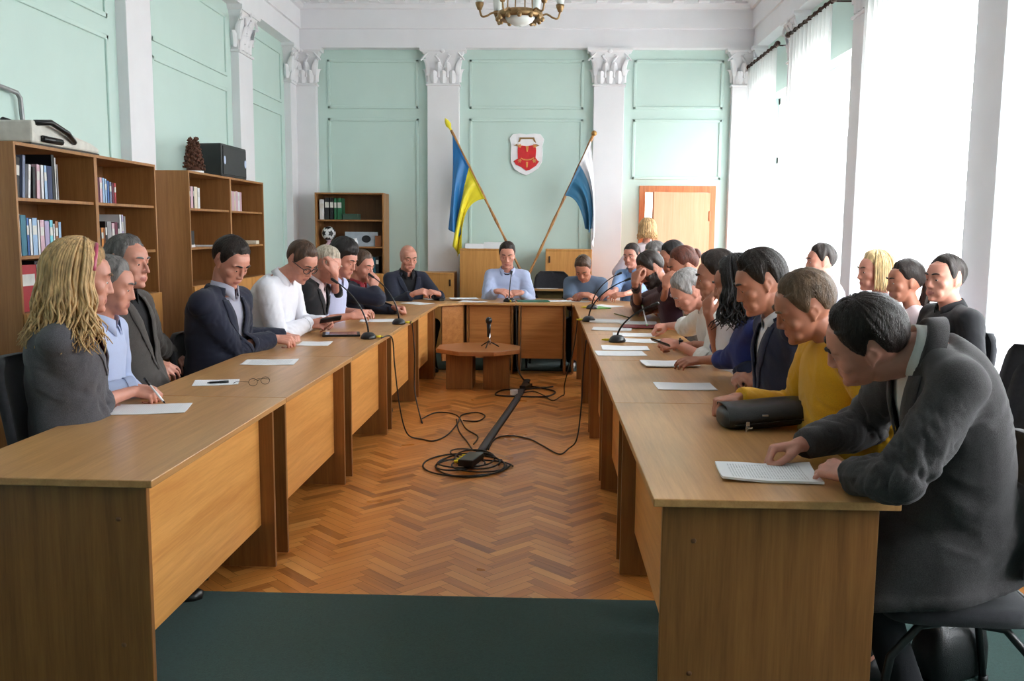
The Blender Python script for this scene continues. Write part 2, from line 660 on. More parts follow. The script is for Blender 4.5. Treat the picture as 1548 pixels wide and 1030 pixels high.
def long_hair(L, s, root, org, m, length=.30, az=(45, 180), n=90, wave=.014, r=.011, seed=1, top=.03, flare=.02, sh_z=None, flip=0.0, fringe=False, name='hair'):
    """Cap of locks that leave the crown, follow the head and hang to the shoulders."""
    R, c = L
    rg = np.random.default_rng(seed)
    mb = MB()
    ctr = c + R @ (np.array((0, -.014, .028)) * s)
    ax = np.array((.0755, .100, .097)) * s
    for i in range(n):
        a = rg.uniform(az[0], az[1]) * (1 if i % 2 else -1)
        pa = math.radians(a)
        off = rg.uniform(.004, top) * s * .6
        pts, rad = [], []
        e0 = math.radians(rg.uniform(66, 88))
        lowest = None
        for q in np.linspace(0, 1, 7):
            el = e0 + (math.radians(-12) - e0) * q
            dl = np.array((math.sin(pa) * math.cos(el), math.cos(pa) * math.cos(el), math.sin(el)))
            rr = ax + off + .004 * s
            p = ctr + R @ (dl * rr)
            pts.append(p)
            rad.append(r * s * (.5 + .5 * min(1, q * 3)))
        out = nrm(R @ np.array((math.sin(pa), math.cos(pa), 0)))
        out[2] = 0
        hl = length * rg.uniform(.78, 1.05) * s
        ph1, ph2 = rg.uniform(0, 6.28, 2)
        p = pts[-1].copy()
        K = 9
        for k in range(1, K + 1):
            f = k / K
            g = p + np.array((0, 0, -hl * f)) + out * (flare * s * math.sin(f * 2.2) + flip * s * f ** 4)
            g = g + np.array((math.sin(ph1 + f * 9), math.cos(ph2 + f * 8), 0)) * wave * s * f
            if sh_z is not None and g[2] < sh_z:
                g = g + out * (sh_z - g[2]) * .55
            pts.append(g)
            rad.append(r * s * (1 - .75 * f ** 1.6))
        mb.tube(pts, rad, n=6)
    return mb.build(name, m, root, smooth=True, origin=org)


UU = np.array([-.20, -.10, 0, .15, .35, .55, .75, .88, .96, 1.03])
TW = {'m': np.array([.10, .150, .168, .163, .152, .160, .176, .166, .120, .070]), 'f': np.array([.11, .160, .178, .160, .132, .142, .152, .142, .102, .060])}
TF = {'m': np.array([.07, .10, .118, .122, .115, .116, .112, .092, .072, .052]), 'f': np.array([.07, .10, .112, .105, .098, .122, .118, .085, .062, .046])}
TB = {'m': np.array([.08, .12, .125, .108, .100, .106, .110, .100, .080, .058]), 'f': np.array([.08, .125, .128, .100, .086, .092, .096, .088, .070, .050])}


class Skel:
    pass


def spine_fn(k):
    def at(u):
        uu = min(max(u, 0), 1)
        p = (1 - uu) ** 2 * k.P + 2 * uu * (1 - uu) * k.B + uu * uu * k.N
        t = nrm(2 * (1 - uu) * (k.B - k.P) + 2 * uu * (k.N - k.B))
        if u != uu:
            p = p + t * (u - uu) * k.len
        r = nrm(k.rp * (1 - uu) + k.rs * uu)
        r = nrm(r - t * np.dot(r, t))
        return p, t, r, np.cross(t, r)
    return at


def torso(mb, k, g, u0=-.2, u1=1.03, n=15, belly=0.0, nseg=26, wide=1.0):
    rings = []
    for u in np.linspace(u0, u1, n):
        p, t, r, f = k.at(u)
        w = np.interp(u, UU, TW[k.sex]) * k.s * k.br * wide + g
        df = np.interp(u, UU, TF[k.sex]) * k.s * k.br + g + belly * k.s * math.exp(-((u - .2) / .25) ** 2)
        db = np.interp(u, UU, TB[k.sex]) * k.s * k.br + g
        a = np.linspace(0, 2 * PI, nseg, endpoint=False)
        e = 2 / 2.4
        x = np.sign(np.cos(a)) * np.abs(np.cos(a)) ** e * w
        y = np.sign(np.sin(a)) * np.abs(np.sin(a)) ** e
        y = np.where(y > 0, y * df, y * db)
        rings.append(p + x[:, None] * r + y[:, None] * f)
    mb.loft(rings)


def ik(S, W, a, b, hint):
    d = W - S
    D = np.linalg.norm(d)
    if D > (a + b) * .985:
        k = D / ((a + b) * .985)
        a, b = a * k, b * k
    D = max(D, abs(a - b) + .02)
    x = (a * a - b * b + D * D) / (2 * D)
    h = math.sqrt(max(a * a - x * x, 0))
    u = nrm(d)
    v = np.asarray(hint, float)
    v = nrm(v - u * np.dot(u, v))
    return S + u * x + v * h


def arm_mesh(mb, k, sd, g, frac=1.0, slim=1.0, flare=0.0, cuff=False):
    S, E, W = k.S[sd], k.E[sd], k.W[sd]
    q = k.s * (k.br * .5 + .5) * (.86 if k.sex == 'f' else 1.0) * slim
    r0, r1, r2, r3 = .056 * q + g, .047 * q + g, .043 * q + g, .029 * q + g + flare
    La, Lb = np.linalg.norm(E - S), np.linalg.norm(W - E)
    tot = (La + Lb) * frac
    mid = k.at(.9)[0]
    mb.capsule(mid + (S - mid) * .55, S, r0 * 1.02, r0 * 1.02, n=16, m=5)
    low = k.at(.66)[0] + (S - mid) * .62
    mb.capsule(low, S - (S - mid) * .06, r0 * .96, r0 * .98, n=16, m=5)
    if tot <= La:
        e = S + (E - S) * tot / La
        rr = r0 + (r1 - r0) * tot / La + flare
        mb.capsule(S, S + (e - S) * .8, r0, rr, n=16, m=4)
        mb.cone(S + (e - S) * .5, e, r0, rr, n=18)
        return e, nrm(E - S), rr
    mb.capsule(S, E, r0, r1, n=16, m=5)
    mb.capsule(S + (E - S) * .25, S + (E - S) * .6, r0 * .96, r1 * 1.12, n=16, m=5)
    f = (tot - La) / Lb
    e = E + (W - E) * f
    rm = r2 * 1.07
    mb.capsule(E, E + (W - E) * .3, r1, rm, n=16, m=5)
    rr = rm + (r3 - rm) * max(0, (f - .3) / .7)
    mb.cone(E + (W - E) * .28, e, rm, rr, n=18)
    return e, nrm(W - E), rr


def wrinkle(V, N, k, amp, seed=0):
    """Cloth folds: rings across the sleeves, gathered at elbow and shoulder, and slanting drapes over the trunk."""
    if not amp:
        return V
    D = np.full(len(V), 9.0)
    A = np.zeros((len(V), 3))
    wt = np.zeros(len(V))
    bl = np.zeros(len(V))
    for sd in (1, -1):
        S, E, W = k.S[sd], k.E[sd], k.W[sd]
        off = 0.0
        for p, q in ((S, E), (E, W)):
            d = q - p
            L = np.linalg.norm(d)
            d = d / L
            t = np.clip((V - p) @ d, 0, L)
            c = p + t[:, None] * d
            ds = np.linalg.norm(V - c, axis=1)
            a, b, _ = frame_for(d)
            an = np.arctan2((V - c) @ b, (V - c) @ a)
            near = (ds < D) & (ds < .10 * k.s)
            D = np.where(near, ds, D)
            ax = off + t
            A[near] = np.stack([ax * 24 + 1.3 * np.sin(an + sd), np.cos(an) * 1.25, np.sin(an) * 1.25 + sd * 5], 1)[near]
            e = np.exp(-(np.linalg.norm(V - E, axis=1) / (.11 * k.s)) ** 2)
            h = np.exp(-(np.linalg.norm(V - S, axis=1) / (.12 * k.s)) ** 2)
            wt = np.where(near, .35 + 1.0 * e + .25 * h, wt)
            g = np.clip((.105 * k.s - ds) / (.035 * k.s), 0, 1)
            if p is S:
                g = g * np.clip((t - .02) / .08, 0, 1)
            bl = np.maximum(bl, g)
            off += L
    Q = V - k.P
    q = Q + .06 * np.stack([vnoise(Q * 5, seed), vnoise(Q * 5, seed + 1), vnoise(Q * 5, seed + 2)], 1)
    sl = Q @ k.rp
    body = np.stack([q[:, 0] * 5, q[:, 1] * 5, q[:, 2] * 13 + np.abs(sl) * 9], 1)
    waist = np.exp(-(np.linalg.norm(V - k.at(.2)[0], axis=1) / .22) ** 2)
    pit = sum(np.exp(-(np.linalg.norm(V - k.S[sd] + np.array((0, 0, .10)), axis=1) / .12) ** 2) for sd in (1, -1))
    wb = .40 + .6 * waist + .5 * pit
    def fold(X):
        a = vnoise(X, seed)
        b = vnoise(X * 2.1 + 9, seed + 4)
        return .7 * a + .27 * (1 - 2 * np.abs(b)) + .2 * b
    return V + N * (amp * (bl * wt * fold(A) + (1 - bl) * wb * fold(body)))[:, None]


def strip(root, org, name, m, rows, thick=.003, sub=0):
    mb = MB()
    mb.grid(np.asarray(rows))
    return mb.build(name, m, root, smooth=True, solid=thick, origin=org, sub=sub)


def collar(k, root, org, m, r_top, r_bot, h0, h1, gap=34, name='collar', thick=.003, tip=.03, lean=0.0):
    """A turned collar: a strip round the neck with two front points."""
    ax = nrm(nrm(k.Hb - k.N) + k.at(1.0)[1] * .9)
    r = nrm(k.rs - ax * np.dot(k.rs, ax))
    f = np.cross(ax, r)
    c = k.N + f * .012 * k.s
    rows = []
    for a in np.radians(np.linspace(gap * .5, 360 - gap * .5, 30)):
        d = f * math.cos(a) + r * math.sin(a)
        fr = max(0, math.cos(a)) ** 3
        top = c + d * r_top * k.s + ax * (h1 - .022 * fr) * k.s
        mid = c + d * (r_top + .004) * k.s + ax * (h1 + .004 - .022 * fr) * k.s
        bot = c + d * (r_bot + .012 * fr) * k.s + ax * (h0 - (tip + .02) * fr) * k.s
        inn = c + d * (r_top - .001) * k.s + ax * (h0 - .02) * k.s
        rows.append([inn, top, mid, bot])
    return strip(root, org, name, m, rows, thick)


def dress(k, root, org, mb, name, m, voxel, smooth, amp, vneck=None, lap=None, seed=0, lapmat=None):
    V, polys = fuse(mb, voxel, smooth)
    N = normals(V, polys)
    V = wrinkle(V, N, k, amp, seed)
    if vneck is not None:
        ub, wt = vneck           # spine fraction of the lowest point, half width at the top
        us = np.linspace(-.2, 1.1, 60)
        fr = [k.at(u) for u in us]
        SP = np.array([q[0] for q in fr])
        cen = np.array([V[list(p)].mean(0) for p in polys])
        best = np.argmin(((cen[:, None, :] - SP[None]) ** 2).sum(-1), 1)
        keep = []
        for i, p in enumerate(polys):
            b = best[i]
            q = cen[i] - SP[b]
            lat, fw = np.dot(q, fr[b][2]), np.dot(q, fr[b][3])
            h = (us[b] - ub) / (1 - ub)
            if h > 0 and fw > .02 and abs(lat) < wt * k.s * min(h, 1.0) + .004:
                continue
            if us[b] > .99 and np.linalg.norm(q) < .08 * k.s and fw > -.005:
                continue
            keep.append(p)
        bv = BVHTree.FromPolygons([Vector(v) for v in V], [tuple(int(i) for i in p) for p in polys])
        o = from_arrays(name, V, keep, m, root, org=org, solid=.004)
        if lap is not None:
            for sd in (1, -1):
                rows = []
                for h in np.linspace(0, 1.0, 12):
                    u = ub + (1 - ub) * h * .97
                    p, t, r, f = k.at(u)
                    row = []
                    wd = lap * k.s * (0.10 + .9 * min(1, h * 1.5)) * (1 if h < .72 else 1 - (h - .72) * 1.2)
                    for q in (-.006, .35 * wd, .7 * wd, wd):
                        a = sd * (wt * k.s * h + q)
                        hit = bv.ray_cast(Vector(p + r * a + f * .5), Vector(-f))
                        if hit[0] is None:
                            g = p + r * a + f * .05
                        else:
                            g = np.array(hit[0])
                        row.append(g + f * .007)
                    rows.append(row)
                strip(root, org, 'lapel', lapmat or m, rows, .004)
        return o
    return from_arrays(name, V, polys, m, root, org=org)


def person(label, hc, face, head_rot=(0, 0, 0), back=.12, lat=0.0, neck=(.055, .155), s=1.05, sex='m', arms=None, top=None, hair=None, skin='fair', voxel=.008,
           br=1.0, twist=0.0, lids=.6, bulge=.05, lip=None, legs=True, stand=False, knee=0, knees=None, brow=None, belly=0.0, plen=.5, nose=1.0, group=None, hem=None, eyes=True, seat_min=None):
    k = Skel()
    k.s, k.sex, k.br = s, sex, br
    H = np.array(ony(*hc)) if len(hc) == 3 else np.array(hc[0])
    th = math.radians(face)
    f = np.array((math.cos(th), math.sin(th), 0))
    r = np.array((f[1], -f[0], 0))
    up = np.array((0, 0, 1.0))
    ths = math.radians(face + twist)
    fs = np.array((math.cos(ths), math.sin(ths), 0))
    k.rp, k.rs, k.f = r, np.array((fs[1], -fs[0], 0)), f
    k.N = H - fs * neck[0] * s - up * neck[1] * s
    hor = -f * (back - neck[0] * s) + r * lat
    Pxy = k.N + hor
    pl = plen * s
    dz = math.sqrt(max(pl * pl - np.dot(hor, hor), .04))
    k.P = np.array((Pxy[0], Pxy[1], k.N[2] - dz))
    k.len = pl
    k.B = (k.P + k.N) / 2 + up * .05 * s - f * bulge * s
    k.at = spine_fn(k)
    hy, hp, hr = head_rot
    Rh = rotm('Z', math.radians(face + hy - 90)) @ rotm('X', -math.radians(hp)) @ rotm('Y', math.radians(hr))
    L = (Rh, H)
    k.Hb = H + Rh @ np.array((0, -.022, -.075)) * s
    org = np.array((k.P[0], k.P[1], 0.0))
    root = thing('person', label, 'person', org, 0, group)
    arms = arms or {}
    k.S, k.E, k.W, k.A = {}, {}, {}, {}
    sp, st, sr, sf = k.at(.93)
    shw = (.168 if sex == 'm' else .150) * s * (br * .6 + .4)
    seat = k.P[2] - .105 * s
    for sd, nm in ((1, 'R'), (-1, 'L')):
        a = arms.get(nm)
        S = sp + sr * sd * shw + sf * .012 * s - st * (.018 if sex == 'm' else .034) * s
        if a is None:
            kp = k.P + f * .26 * s + r * sd * .11 * s + up * .10 * s
            a = dict(at=kp, d=f * .9 - r * sd * .3 - up * .1, pose='relaxed')
        at = np.array(a['at'], float)
        reach = at - S
        k.hintdef = r * sd * .55 - up * .75 - f * .25
        d = a.get('d')
        d = nrm(d) if d is not None else nrm(reach * np.array((1, 1, .2)))
        if a.get('push', 0):
            S = S + nrm(reach * np.array((1, 1, .3))) * a['push']
        W = at - d * .088 * s
        k.S[sd], k.W[sd] = S, W
        k.E[sd] = np.array(a['elbow'], float) if a.get('elbow') is not None else ik(S, W, .30 * s, .265 * s, a.get('hint', k.hintdef))
        n = np.array(a.get('n', up), float)
        k.A[sd] = (W, d, n, a.get('pose', 'relaxed'))
    top = dict(kind='shirt', m=None, sleeve=1.0) | (top or {})
    # ---- body
    mb = MB()
    torso(mb, k, -.016)
    hands = top['sleeve'] if top['kind'] != 'jacket' else 1.0
    for sd in (1, -1):
        arm_mesh(mb, k, sd, -.004, 1.0, slim=.9)
        W, d, n, pose = k.A[sd]
        E = k.E[sd]
        mb.capsule(E + (W - E) * .6, W + d * .012 * s, .031 * s * (.88 if sex == 'f' else 1), .0235 * s * (.9 if sex == 'f' else 1), n=12)
        hand(mb, W, d, n, sd, pose, s * (.93 if sex == 'f' else 1.0), fat=1.12 if voxel > .0065 else 1.04)
        mb.capsule(sp + (k.S[sd] - sp) * .2 + st * .020 * s, k.S[sd], .036 * s, .036 * s, n=12)
    nr = .0575 if sex == 'm' else .047
    mb.capsule(k.N - st * .05, k.N + nrm(k.Hb - k.N) * .02, (nr + .004) * s * (br * .5 + .5), (nr + .004) * s, n=18)
    mb.capsule(k.N, k.Hb + Rh @ np.array((0, .006, .01)) * s, nr * s * (br * .4 + .6), (nr - .003) * s, n=18)
    head(mb, L, s, sex == 'f', lids, nose)
    # legs
    kn, an = {}, {}
    for sd in (1, -1):
        hp_ = k.P + r * sd * .088 * s - up * .012
        if stand:
            kn[sd] = hp_ + f * .02 - up * .42 * s
            an[sd] = kn[sd] - f * .03 - up * (kn[sd][2] - .09 * s)
        else:
            spread = (.10 + knee) * s
            kn[sd] = k.P + f * .43 * s + r * sd * spread - up * .005
            an[sd] = kn[sd] * np.array((1, 1, 0)) - f * .17 * s + up * .085
            if knees:
                kn[sd], an[sd] = np.array(knees[sd][0], float), np.array(knees[sd][1], float)
        mb.capsule(hp_, kn[sd], .066 * s, .047 * s)
        mb.capsule(kn[sd], an[sd], .046 * s, .034 * s)
    V, polys = fuse(mb, voxel, 1 if voxel > .0065 else (2 if voxel > .0052 else 3))
    cen = np.array([V[list(p)].mean(0) for p in polys])
    lc = (cen - H) @ Rh / s
    lipm = ((lc[:, 0] / .0245) ** 2 + ((lc[:, 2] + .0655) / .0105) ** 2 < 1) & (lc[:, 1] > .07)
    body = from_arrays('body', V, polys, [SKIN[skin], lip or LIP], root, lipm.astype(int), org)
    # ---- eyes and brows
    hair = hair or {}
    hm = HAIR.get(hair.get('c', 'dark'))
    if eyes:
        for sd in (1, -1):
            e = MB()
            ec = H + Rh @ (np.array((.0315 * sd, .0757, .0045)) * s)
            e.ell(ec, np.array((.0122, .0112, .0100)) * s, Rh, n=14, m=10)
            e.ell(ec + Rh @ np.array((0, .0078, -.0012)) * s, np.array((.0062, .0042, .0060)) * s, Rh, n=12, m=8, mi=1)
            e.build('eye', [EYEW, IRIS], root, smooth=True, origin=org)
            b = MB()
            pts = [H + Rh @ (np.array((x * sd, .0975 - 5.4 * (x - .014) ** 2 - .004 * (x > .04), .0305 + .006 * math.sin((x - .012) / .042 * PI * .8))) * s) for x in np.linspace(.013, .054, 7)]
            b.tube(pts, np.array((.003, .0046, .005, .0048, .0042, .003, .0015)) * s, n=6)
            b.build('eyebrow', HAIR.get(brow or hair.get('c', 'dark'), hm), root, smooth=True, origin=org)
    # ---- hair
    sk = MB()
    skull(sk, L, s, sex == 'f')
    bv = BVHTree.FromPolygons([Vector(v) for v in np.concatenate(sk.v)], sk.f)
    seed = abs(hash(label)) % 1000 if False else sum(map(ord, label)) % 997
    if hair.get('style', 'short') != 'bald':
        near = voxel < .0055
        hl = hair.get('hl', HL_MEN)
        dh = hair.get('up', 0)
        hl = [(a, e + (dh if a < 60 else 0)) for a, e in hl]
        hair_cap(L, s, bv, hl, hair.get('top', .018), hair.get('side', .009), root, org, hm, nphi=140 if near else 72, nt=30 if near else 20,
                 ridge=hair.get('ridge', .0022), seed=seed, strands=hair.get('strands', 1500 if near else 0), sweep=hair.get('sweep', 0.0), slen=hair.get('slen', .036))
    if hair.get('long'):
        long_hair(L, s, root, org, hm, sh_z=k.N[2] + .02, seed=seed, **hair['long'])
    if hair.get('bun') is not None:
        b = MB()
        b.ell(H + Rh @ (np.array(hair['bun'][0]) * s), np.array(hair['bun'][1]) * s, Rh, n=18, m=12)
        b.build('hair_bun', hm, root, smooth=True, origin=org)
    if hair.get('tail'):
        b = MB()
        pts = [H + Rh @ (np.array(p) * s) for p in hair['tail'][0]]
        b.tube(pts, np.array(hair['tail'][1]) * s, n=10)
        for j in range(14):
            w = RNG.normal(size=3) * .010
            b.tube([p + w * q for q, p in enumerate(pts)] if False else [p + w * (.4 + .3 * q) for q, p in enumerate(pts)], np.array(hair['tail'][1]) * s * .3, n=5)
        b.build('ponytail', hm, root, smooth=True, origin=org)
    if hair.get('beard'):
        m_ = (lc[:, 1] > -.005) & (lc[:, 2] < -.042 + .25 * np.clip(.055 - np.abs(lc[:, 0]), -.1, .0) * -1 * 0 + np.where(np.abs(lc[:, 0]) > .05, .035, 0)) & (lc[:, 2] > -.13) & (np.abs(lc[:, 0]) < .075) & ~lipm
        m_ |= (np.abs(lc[:, 0]) < .03) & (lc[:, 1] > .08) & (lc[:, 2] < -.044) & (lc[:, 2] > -.057)
        N_ = normals(V, polys)
        V2 = V + N_ * (.0045 * s) + .0015 * RNG.normal(size=V.shape) * .6
        from_arrays('beard', V2, [p for p, q in zip(polys, m_) if q], HAIR[hair['beard']], root, org=org, solid=.003)
    # ---- clothing
    cv = max(voxel, .0068) if voxel < .0055 else (.0095 if voxel < .007 else .012)
    amp = top.get('amp', .005)
    kind, tm = top['kind'], top['m']
    bel = belly
    if kind == 'jacket':
        ms = MB()
        torso(ms, k, .004, u0=-.12, belly=bel, u1=.985)
        for sd in (1, -1):
            arm_mesh(ms, k, sd, .003, .45)
        dress(k, root, org, ms, 'shirt', top['shirt'], cv, 2, .002, seed=seed + 1)
        mj = MB()
        torso(mj, k, .018, u0=top.get('u0', -.2), belly=bel, u1=1.0)
        for sd in (1, -1):
            e, ad, rr = arm_mesh(mj, k, sd, .014, top.get('sleeve', 1.0) * .985, flare=.004)
            mj.capsule(sp + (k.S[sd] - sp) * .25 + st * .03 * s, k.S[sd] + st * .008, .050 * s, .056 * s, n=14)
        if hem is not None:
            hem(mj, k)
        dress(k, root, org, mj, 'jacket', tm, cv, 9 if cv < .008 else 4, amp, vneck=top.get('v', (.35, .07)), lap=top.get('lap', .055), seed=seed)
        if top.get('collar', True):
            collar(k, root, org, top['shirt'], .066, .078, .012, .052, gap=30, name='shirt_collar')
        cm = top.get('collarm', tm)
        ax = nrm(nrm(k.Hb - k.N) + k.at(1.0)[1] * .9)
        rows = []
        rr_ = nrm(k.rs - ax * np.dot(k.rs, ax))
        ff = np.cross(ax, rr_)
        for a in np.radians(np.linspace(48, 312, 26)):
            d = ff * math.cos(a) + rr_ * math.sin(a)
            rows.append([k.N + d * .072 * s + ax * .016 * s, k.N + d * .076 * s + ax * .034 * s, k.N + d * .084 * s + ax * .028 * s, k.N + d * .100 * s - ax * .012 * s])
        strip(root, org, 'jacket_collar', cm, rows, .004)
    else:
        ms = MB()
        g = top.get('g', .010)
        torso(ms, k, g, u0=-.14, belly=bel, u1=top.get('u1', 1.0))
        fl = top.get('flare', .004)
        for sd in (1, -1):
            e, ad, rr = arm_mesh(ms, k, sd, top.get('ga', g), top['sleeve'] * (.99 if top['sleeve'] >= 1 else 1), flare=fl)
            ms.capsule(sp + (k.S[sd] - sp) * .25 + st * .026 * s, k.S[sd] + st * .004, .046 * s, .050 * s, n=14)
            if top.get('cuff'):
                c = MB()
                c.cone(e - ad * .012, e + ad * .030, rr * 1.10, rr * 1.07, n=20)
                c.build('cuff', top.get('cuffm', tm), root, smooth=False, origin=org, bevel=.003)
        dress(k, root, org, ms, kind, tm, cv, 8 if cv < .008 else 4, amp, vneck=top.get('v'), seed=seed)
        if top.get('collar'):
            collar(k, root, org, top.get('collarm', tm), .066 if sex == 'm' else .058, .084, .004, .044, gap=top.get('gap', 40), tip=top.get('tip', .03))
        if top.get('band'):
            ax = nrm(nrm(k.Hb - k.N) + k.at(1.0)[1] * .9)
            rr_ = nrm(k.rs - ax * np.dot(k.rs, ax))
            ff = np.cross(ax, rr_)
            rows = []
            q = .064 if sex == 'm' else .055
            for a in np.radians(np.linspace(0, 360, 32)):
                d = ff * math.cos(a) + rr_ * math.sin(a)
                dn = .02 * max(0, math.cos(a))
                rows.append([k.N + ff * .01 + d * (q + .002) * s + ax * (-.004 - dn) * s, k.N + ff * .01 + d * q * s + ax * (.016 - dn) * s, k.N + ff * .01 + d * (q + .010) * s + ax * (.004 - dn) * s])
            strip(root, org, 'neckband', top.get('bandm', tm), rows, .003)
    if legs:
        mt = MB()
        torso(mt, k, .008, u0=-.24, u1=.10, n=6)
        for sd in (1, -1):
            hp_ = k.P + r * sd * .088 * s - up * .012
            mt.capsule(hp_, kn[sd], .080 * s, .060 * s)
            mt.capsule(kn[sd], kn[sd] + (an[sd] - kn[sd]) * .3, .060 * s, .058 * s)
            mt.cone(kn[sd], an[sd], .060 * s, .052 * s)
        V2, p2 = fuse(mt, .016, 2)
        V2 = wrinkle(V2, normals(V2, p2), k, .004, seed + 9)
        from_arrays('trousers', V2, p2, top.get('trousers', TROUSER), root, org=org)
        for sd in (1, -1):
            sh = MB()
            a = an[sd]
            rings = []
            for q, w, hgt in ((-.075, .026, .055), (-.055, .036, .075), (0, .038, .085), (.06, .043, .062), (.12, .049, .048), (.17, .043, .040), (.195, .022, .030)):
                t = np.linspace(0, 2 * PI, 14, endpoint=False)
                c0 = a * np.array((1, 1, 0)) + f * q * s
                z = np.clip(np.sin(t), -.35, 1)
                z = (z + .35) / 1.35
                rings.append(c0 + np.cos(t)[:, None] * r * w * s + z[:, None] * up * hgt * s + up * .004)
            sh.loft(rings)
            sh.build('shoe', SHOE, root, smooth=True, origin=org)
    k.root, k.org, k.L, k.H, k.Rh, k.seat, k.label = root, org, L, H, Rh, seat, label
    k.headp = lambda x, y, z: H + Rh @ (np.array((x, y, z)) * s)
    print('PERSON', label[:40], 'seat %.2f' % seat, 'P', np.round(k.P, 2), 'N', np.round(k.N, 2), 'H', np.round(H, 2), 'nv', len(V))
    return k
# ------------------------------------------------------------------ room
XL, XR, YB, YF, ZC = -3.1, 2.60, 11.35, -2.4, 4.45
MINT = mat('mint wall paint', srgb(194, 217, 210), 0.55, var=0.02, scale=3, bump=0.06, bscale=60)
WHITE = mat('white plaster', srgb(226, 226, 230), 0.6, var=0.02, scale=4, bump=0.06, bscale=60)
CEIL = mat('white ceiling paint', srgb(232, 232, 236), 0.7, var=0.02, scale=4)


def parquet(name, ang):
    m = bpy.data.materials.new(name)
    m.use_nodes = True
    nt = m.node_tree
    b = nt.nodes['Principled BSDF']
    tc = nt.nodes.new('ShaderNodeTexCoord')
    mp = nt.nodes.new('ShaderNodeMapping')
    mp.vector_type = 'TEXTURE'
    mp.inputs['Rotation'].default_value = (0, 0, ang)
    mp.inputs['Scale'].default_value = (14, 1, 1)
    nt.links.new(tc.outputs['Object'], mp.inputs['Vector'])
    nz = nt.nodes.new('ShaderNodeTexNoise')
    nz.inputs['Scale'].default_value = 34
    nz.inputs['Detail'].default_value = 5
    nt.links.new(mp.outputs['Vector'], nz.inputs['Vector'])
    at = nt.nodes.new('ShaderNodeAttribute')
    at.attribute_name = 'plank'
    ad = nt.nodes.new('ShaderNodeMath')
    ad.operation = 'MULTIPLY_ADD'
    ad.inputs[1].default_value = 0.45
    nt.links.new(nz.outputs['Fac'], ad.inputs[0])
    nt.links.new(at.outputs['Fac'], ad.inputs[2])
    rp = nt.nodes.new('ShaderNodeValToRGB')
    e = rp.color_ramp.elements
    e[0].position, e[0].color = 0.12, srgb(138, 80, 34)
    e[1].position, e[1].color = 1.05, srgb(230, 162, 88)
    k = e.new(0.5)
    k.color = srgb(202, 128, 58)
    nt.links.new(ad.outputs[0], rp.inputs['Fac'])
    nt.links.new(rp.outputs['Color'], b.inputs['Base Color'])
    n2 = nt.nodes.new('ShaderNodeTexNoise')
    n2.inputs['Scale'].default_value = 3.0
    nt.links.new(tc.outputs['Object'], n2.inputs['Vector'])
    mr = nt.nodes.new('ShaderNodeMapRange')
    mr.inputs['To Min'].default_value = 0.22
    mr.inputs['To Max'].default_value = 0.40
    nt.links.new(n2.outputs['Fac'], mr.inputs['Value'])
    nt.links.new(mr.outputs[0], b.inputs['Roughness'])
    return m


def build_floor():
    Lp, w, k = 5, 1, 0.052
    fl = MB()
    vals = []
    c45 = math.cos(PI / 4)
    Rm = np.array([[c45, -c45], [c45, c45]])
    rg = np.random.default_rng(3)
    for i in range(-20, 330):
        for j in range(-14, 15):
            for t in (0, 1):
                ox, oy = i + Lp * j, i - Lp * j
                x0, y0, x1, y1 = (ox, oy, ox + Lp, oy + 1) if t == 0 else (ox, oy + 1, ox + 1, oy + 1 + Lp)
                g = .012
                q = np.array([(x0 + g, y0 + g), (x1 - g, y0 + g), (x1 - g, y1 - g), (x0 + g, y1 - g)]) * k
                q = q @ Rm.T + np.array((-.2, 0))
                c = q.mean(0)
                if not (XL - .1 < c[0] < XR + .1 and 3.2 < c[1] < YB + .1):
                    continue
                q[:, 0] = np.clip(q[:, 0], XL - .05, XR + .05)
                q[:, 1] = np.clip(q[:, 1], 3.0, YB)
                fl.add(np.c_[q, np.zeros(4)], [(0, 1, 2, 3)], t)
                vals += [float(np.clip(rg.normal(.30, .16), 0, .75))] * 4
    n = fl.n
    fl.add([(XL - .05, YF, -.004), (XR + .05, YF, -.004), (XR + .05, YB, -.004), (XL - .05, YB, -.004)], [(0, 1, 2, 3)], 2)
    fl.add([(XL - .05, YF, -.12), (XR + .05, YF, -.12), (XR + .05, YB, -.12), (XL - .05, YB, -.12)], [(3, 2, 1, 0)], 2)
    o = fl.build('floor', [parquet('herringbone parquet one', PI / 4), parquet('herringbone parquet two', -PI / 4), mat('parquet gap', srgb(70, 40, 20), 0.6)], fix=False)
    a = o.data.attributes.new('plank', 'FLOAT', 'POINT')
    a.data.foreach_set('value', vals + [.3] * 8)
    o['kind'] = 'structure'


build_floor()
CARPET = mat('dark green carpet', srgb(38, 68, 64), 0.95, var=0.25, scale=160, bump=0.6, bscale=500, sheen=0.1)
c = MB()
c.bx(XL, XR, YF, 3.56, 0.0005, .009)
o = c.build('carpet', CARPET, bevel=.003)
tag(o, 'dark green carpet laid over the parquet at the open near end of the tables', 'carpet')
c = MB()
c.bx(-1.9, 1.6, 9.62, 10.9, 0.0005, .009)
o = c.build('carpet', CARPET, bevel=.003)
tag(o, 'strip of dark green carpet under the head table in front of the low cabinets', 'carpet')

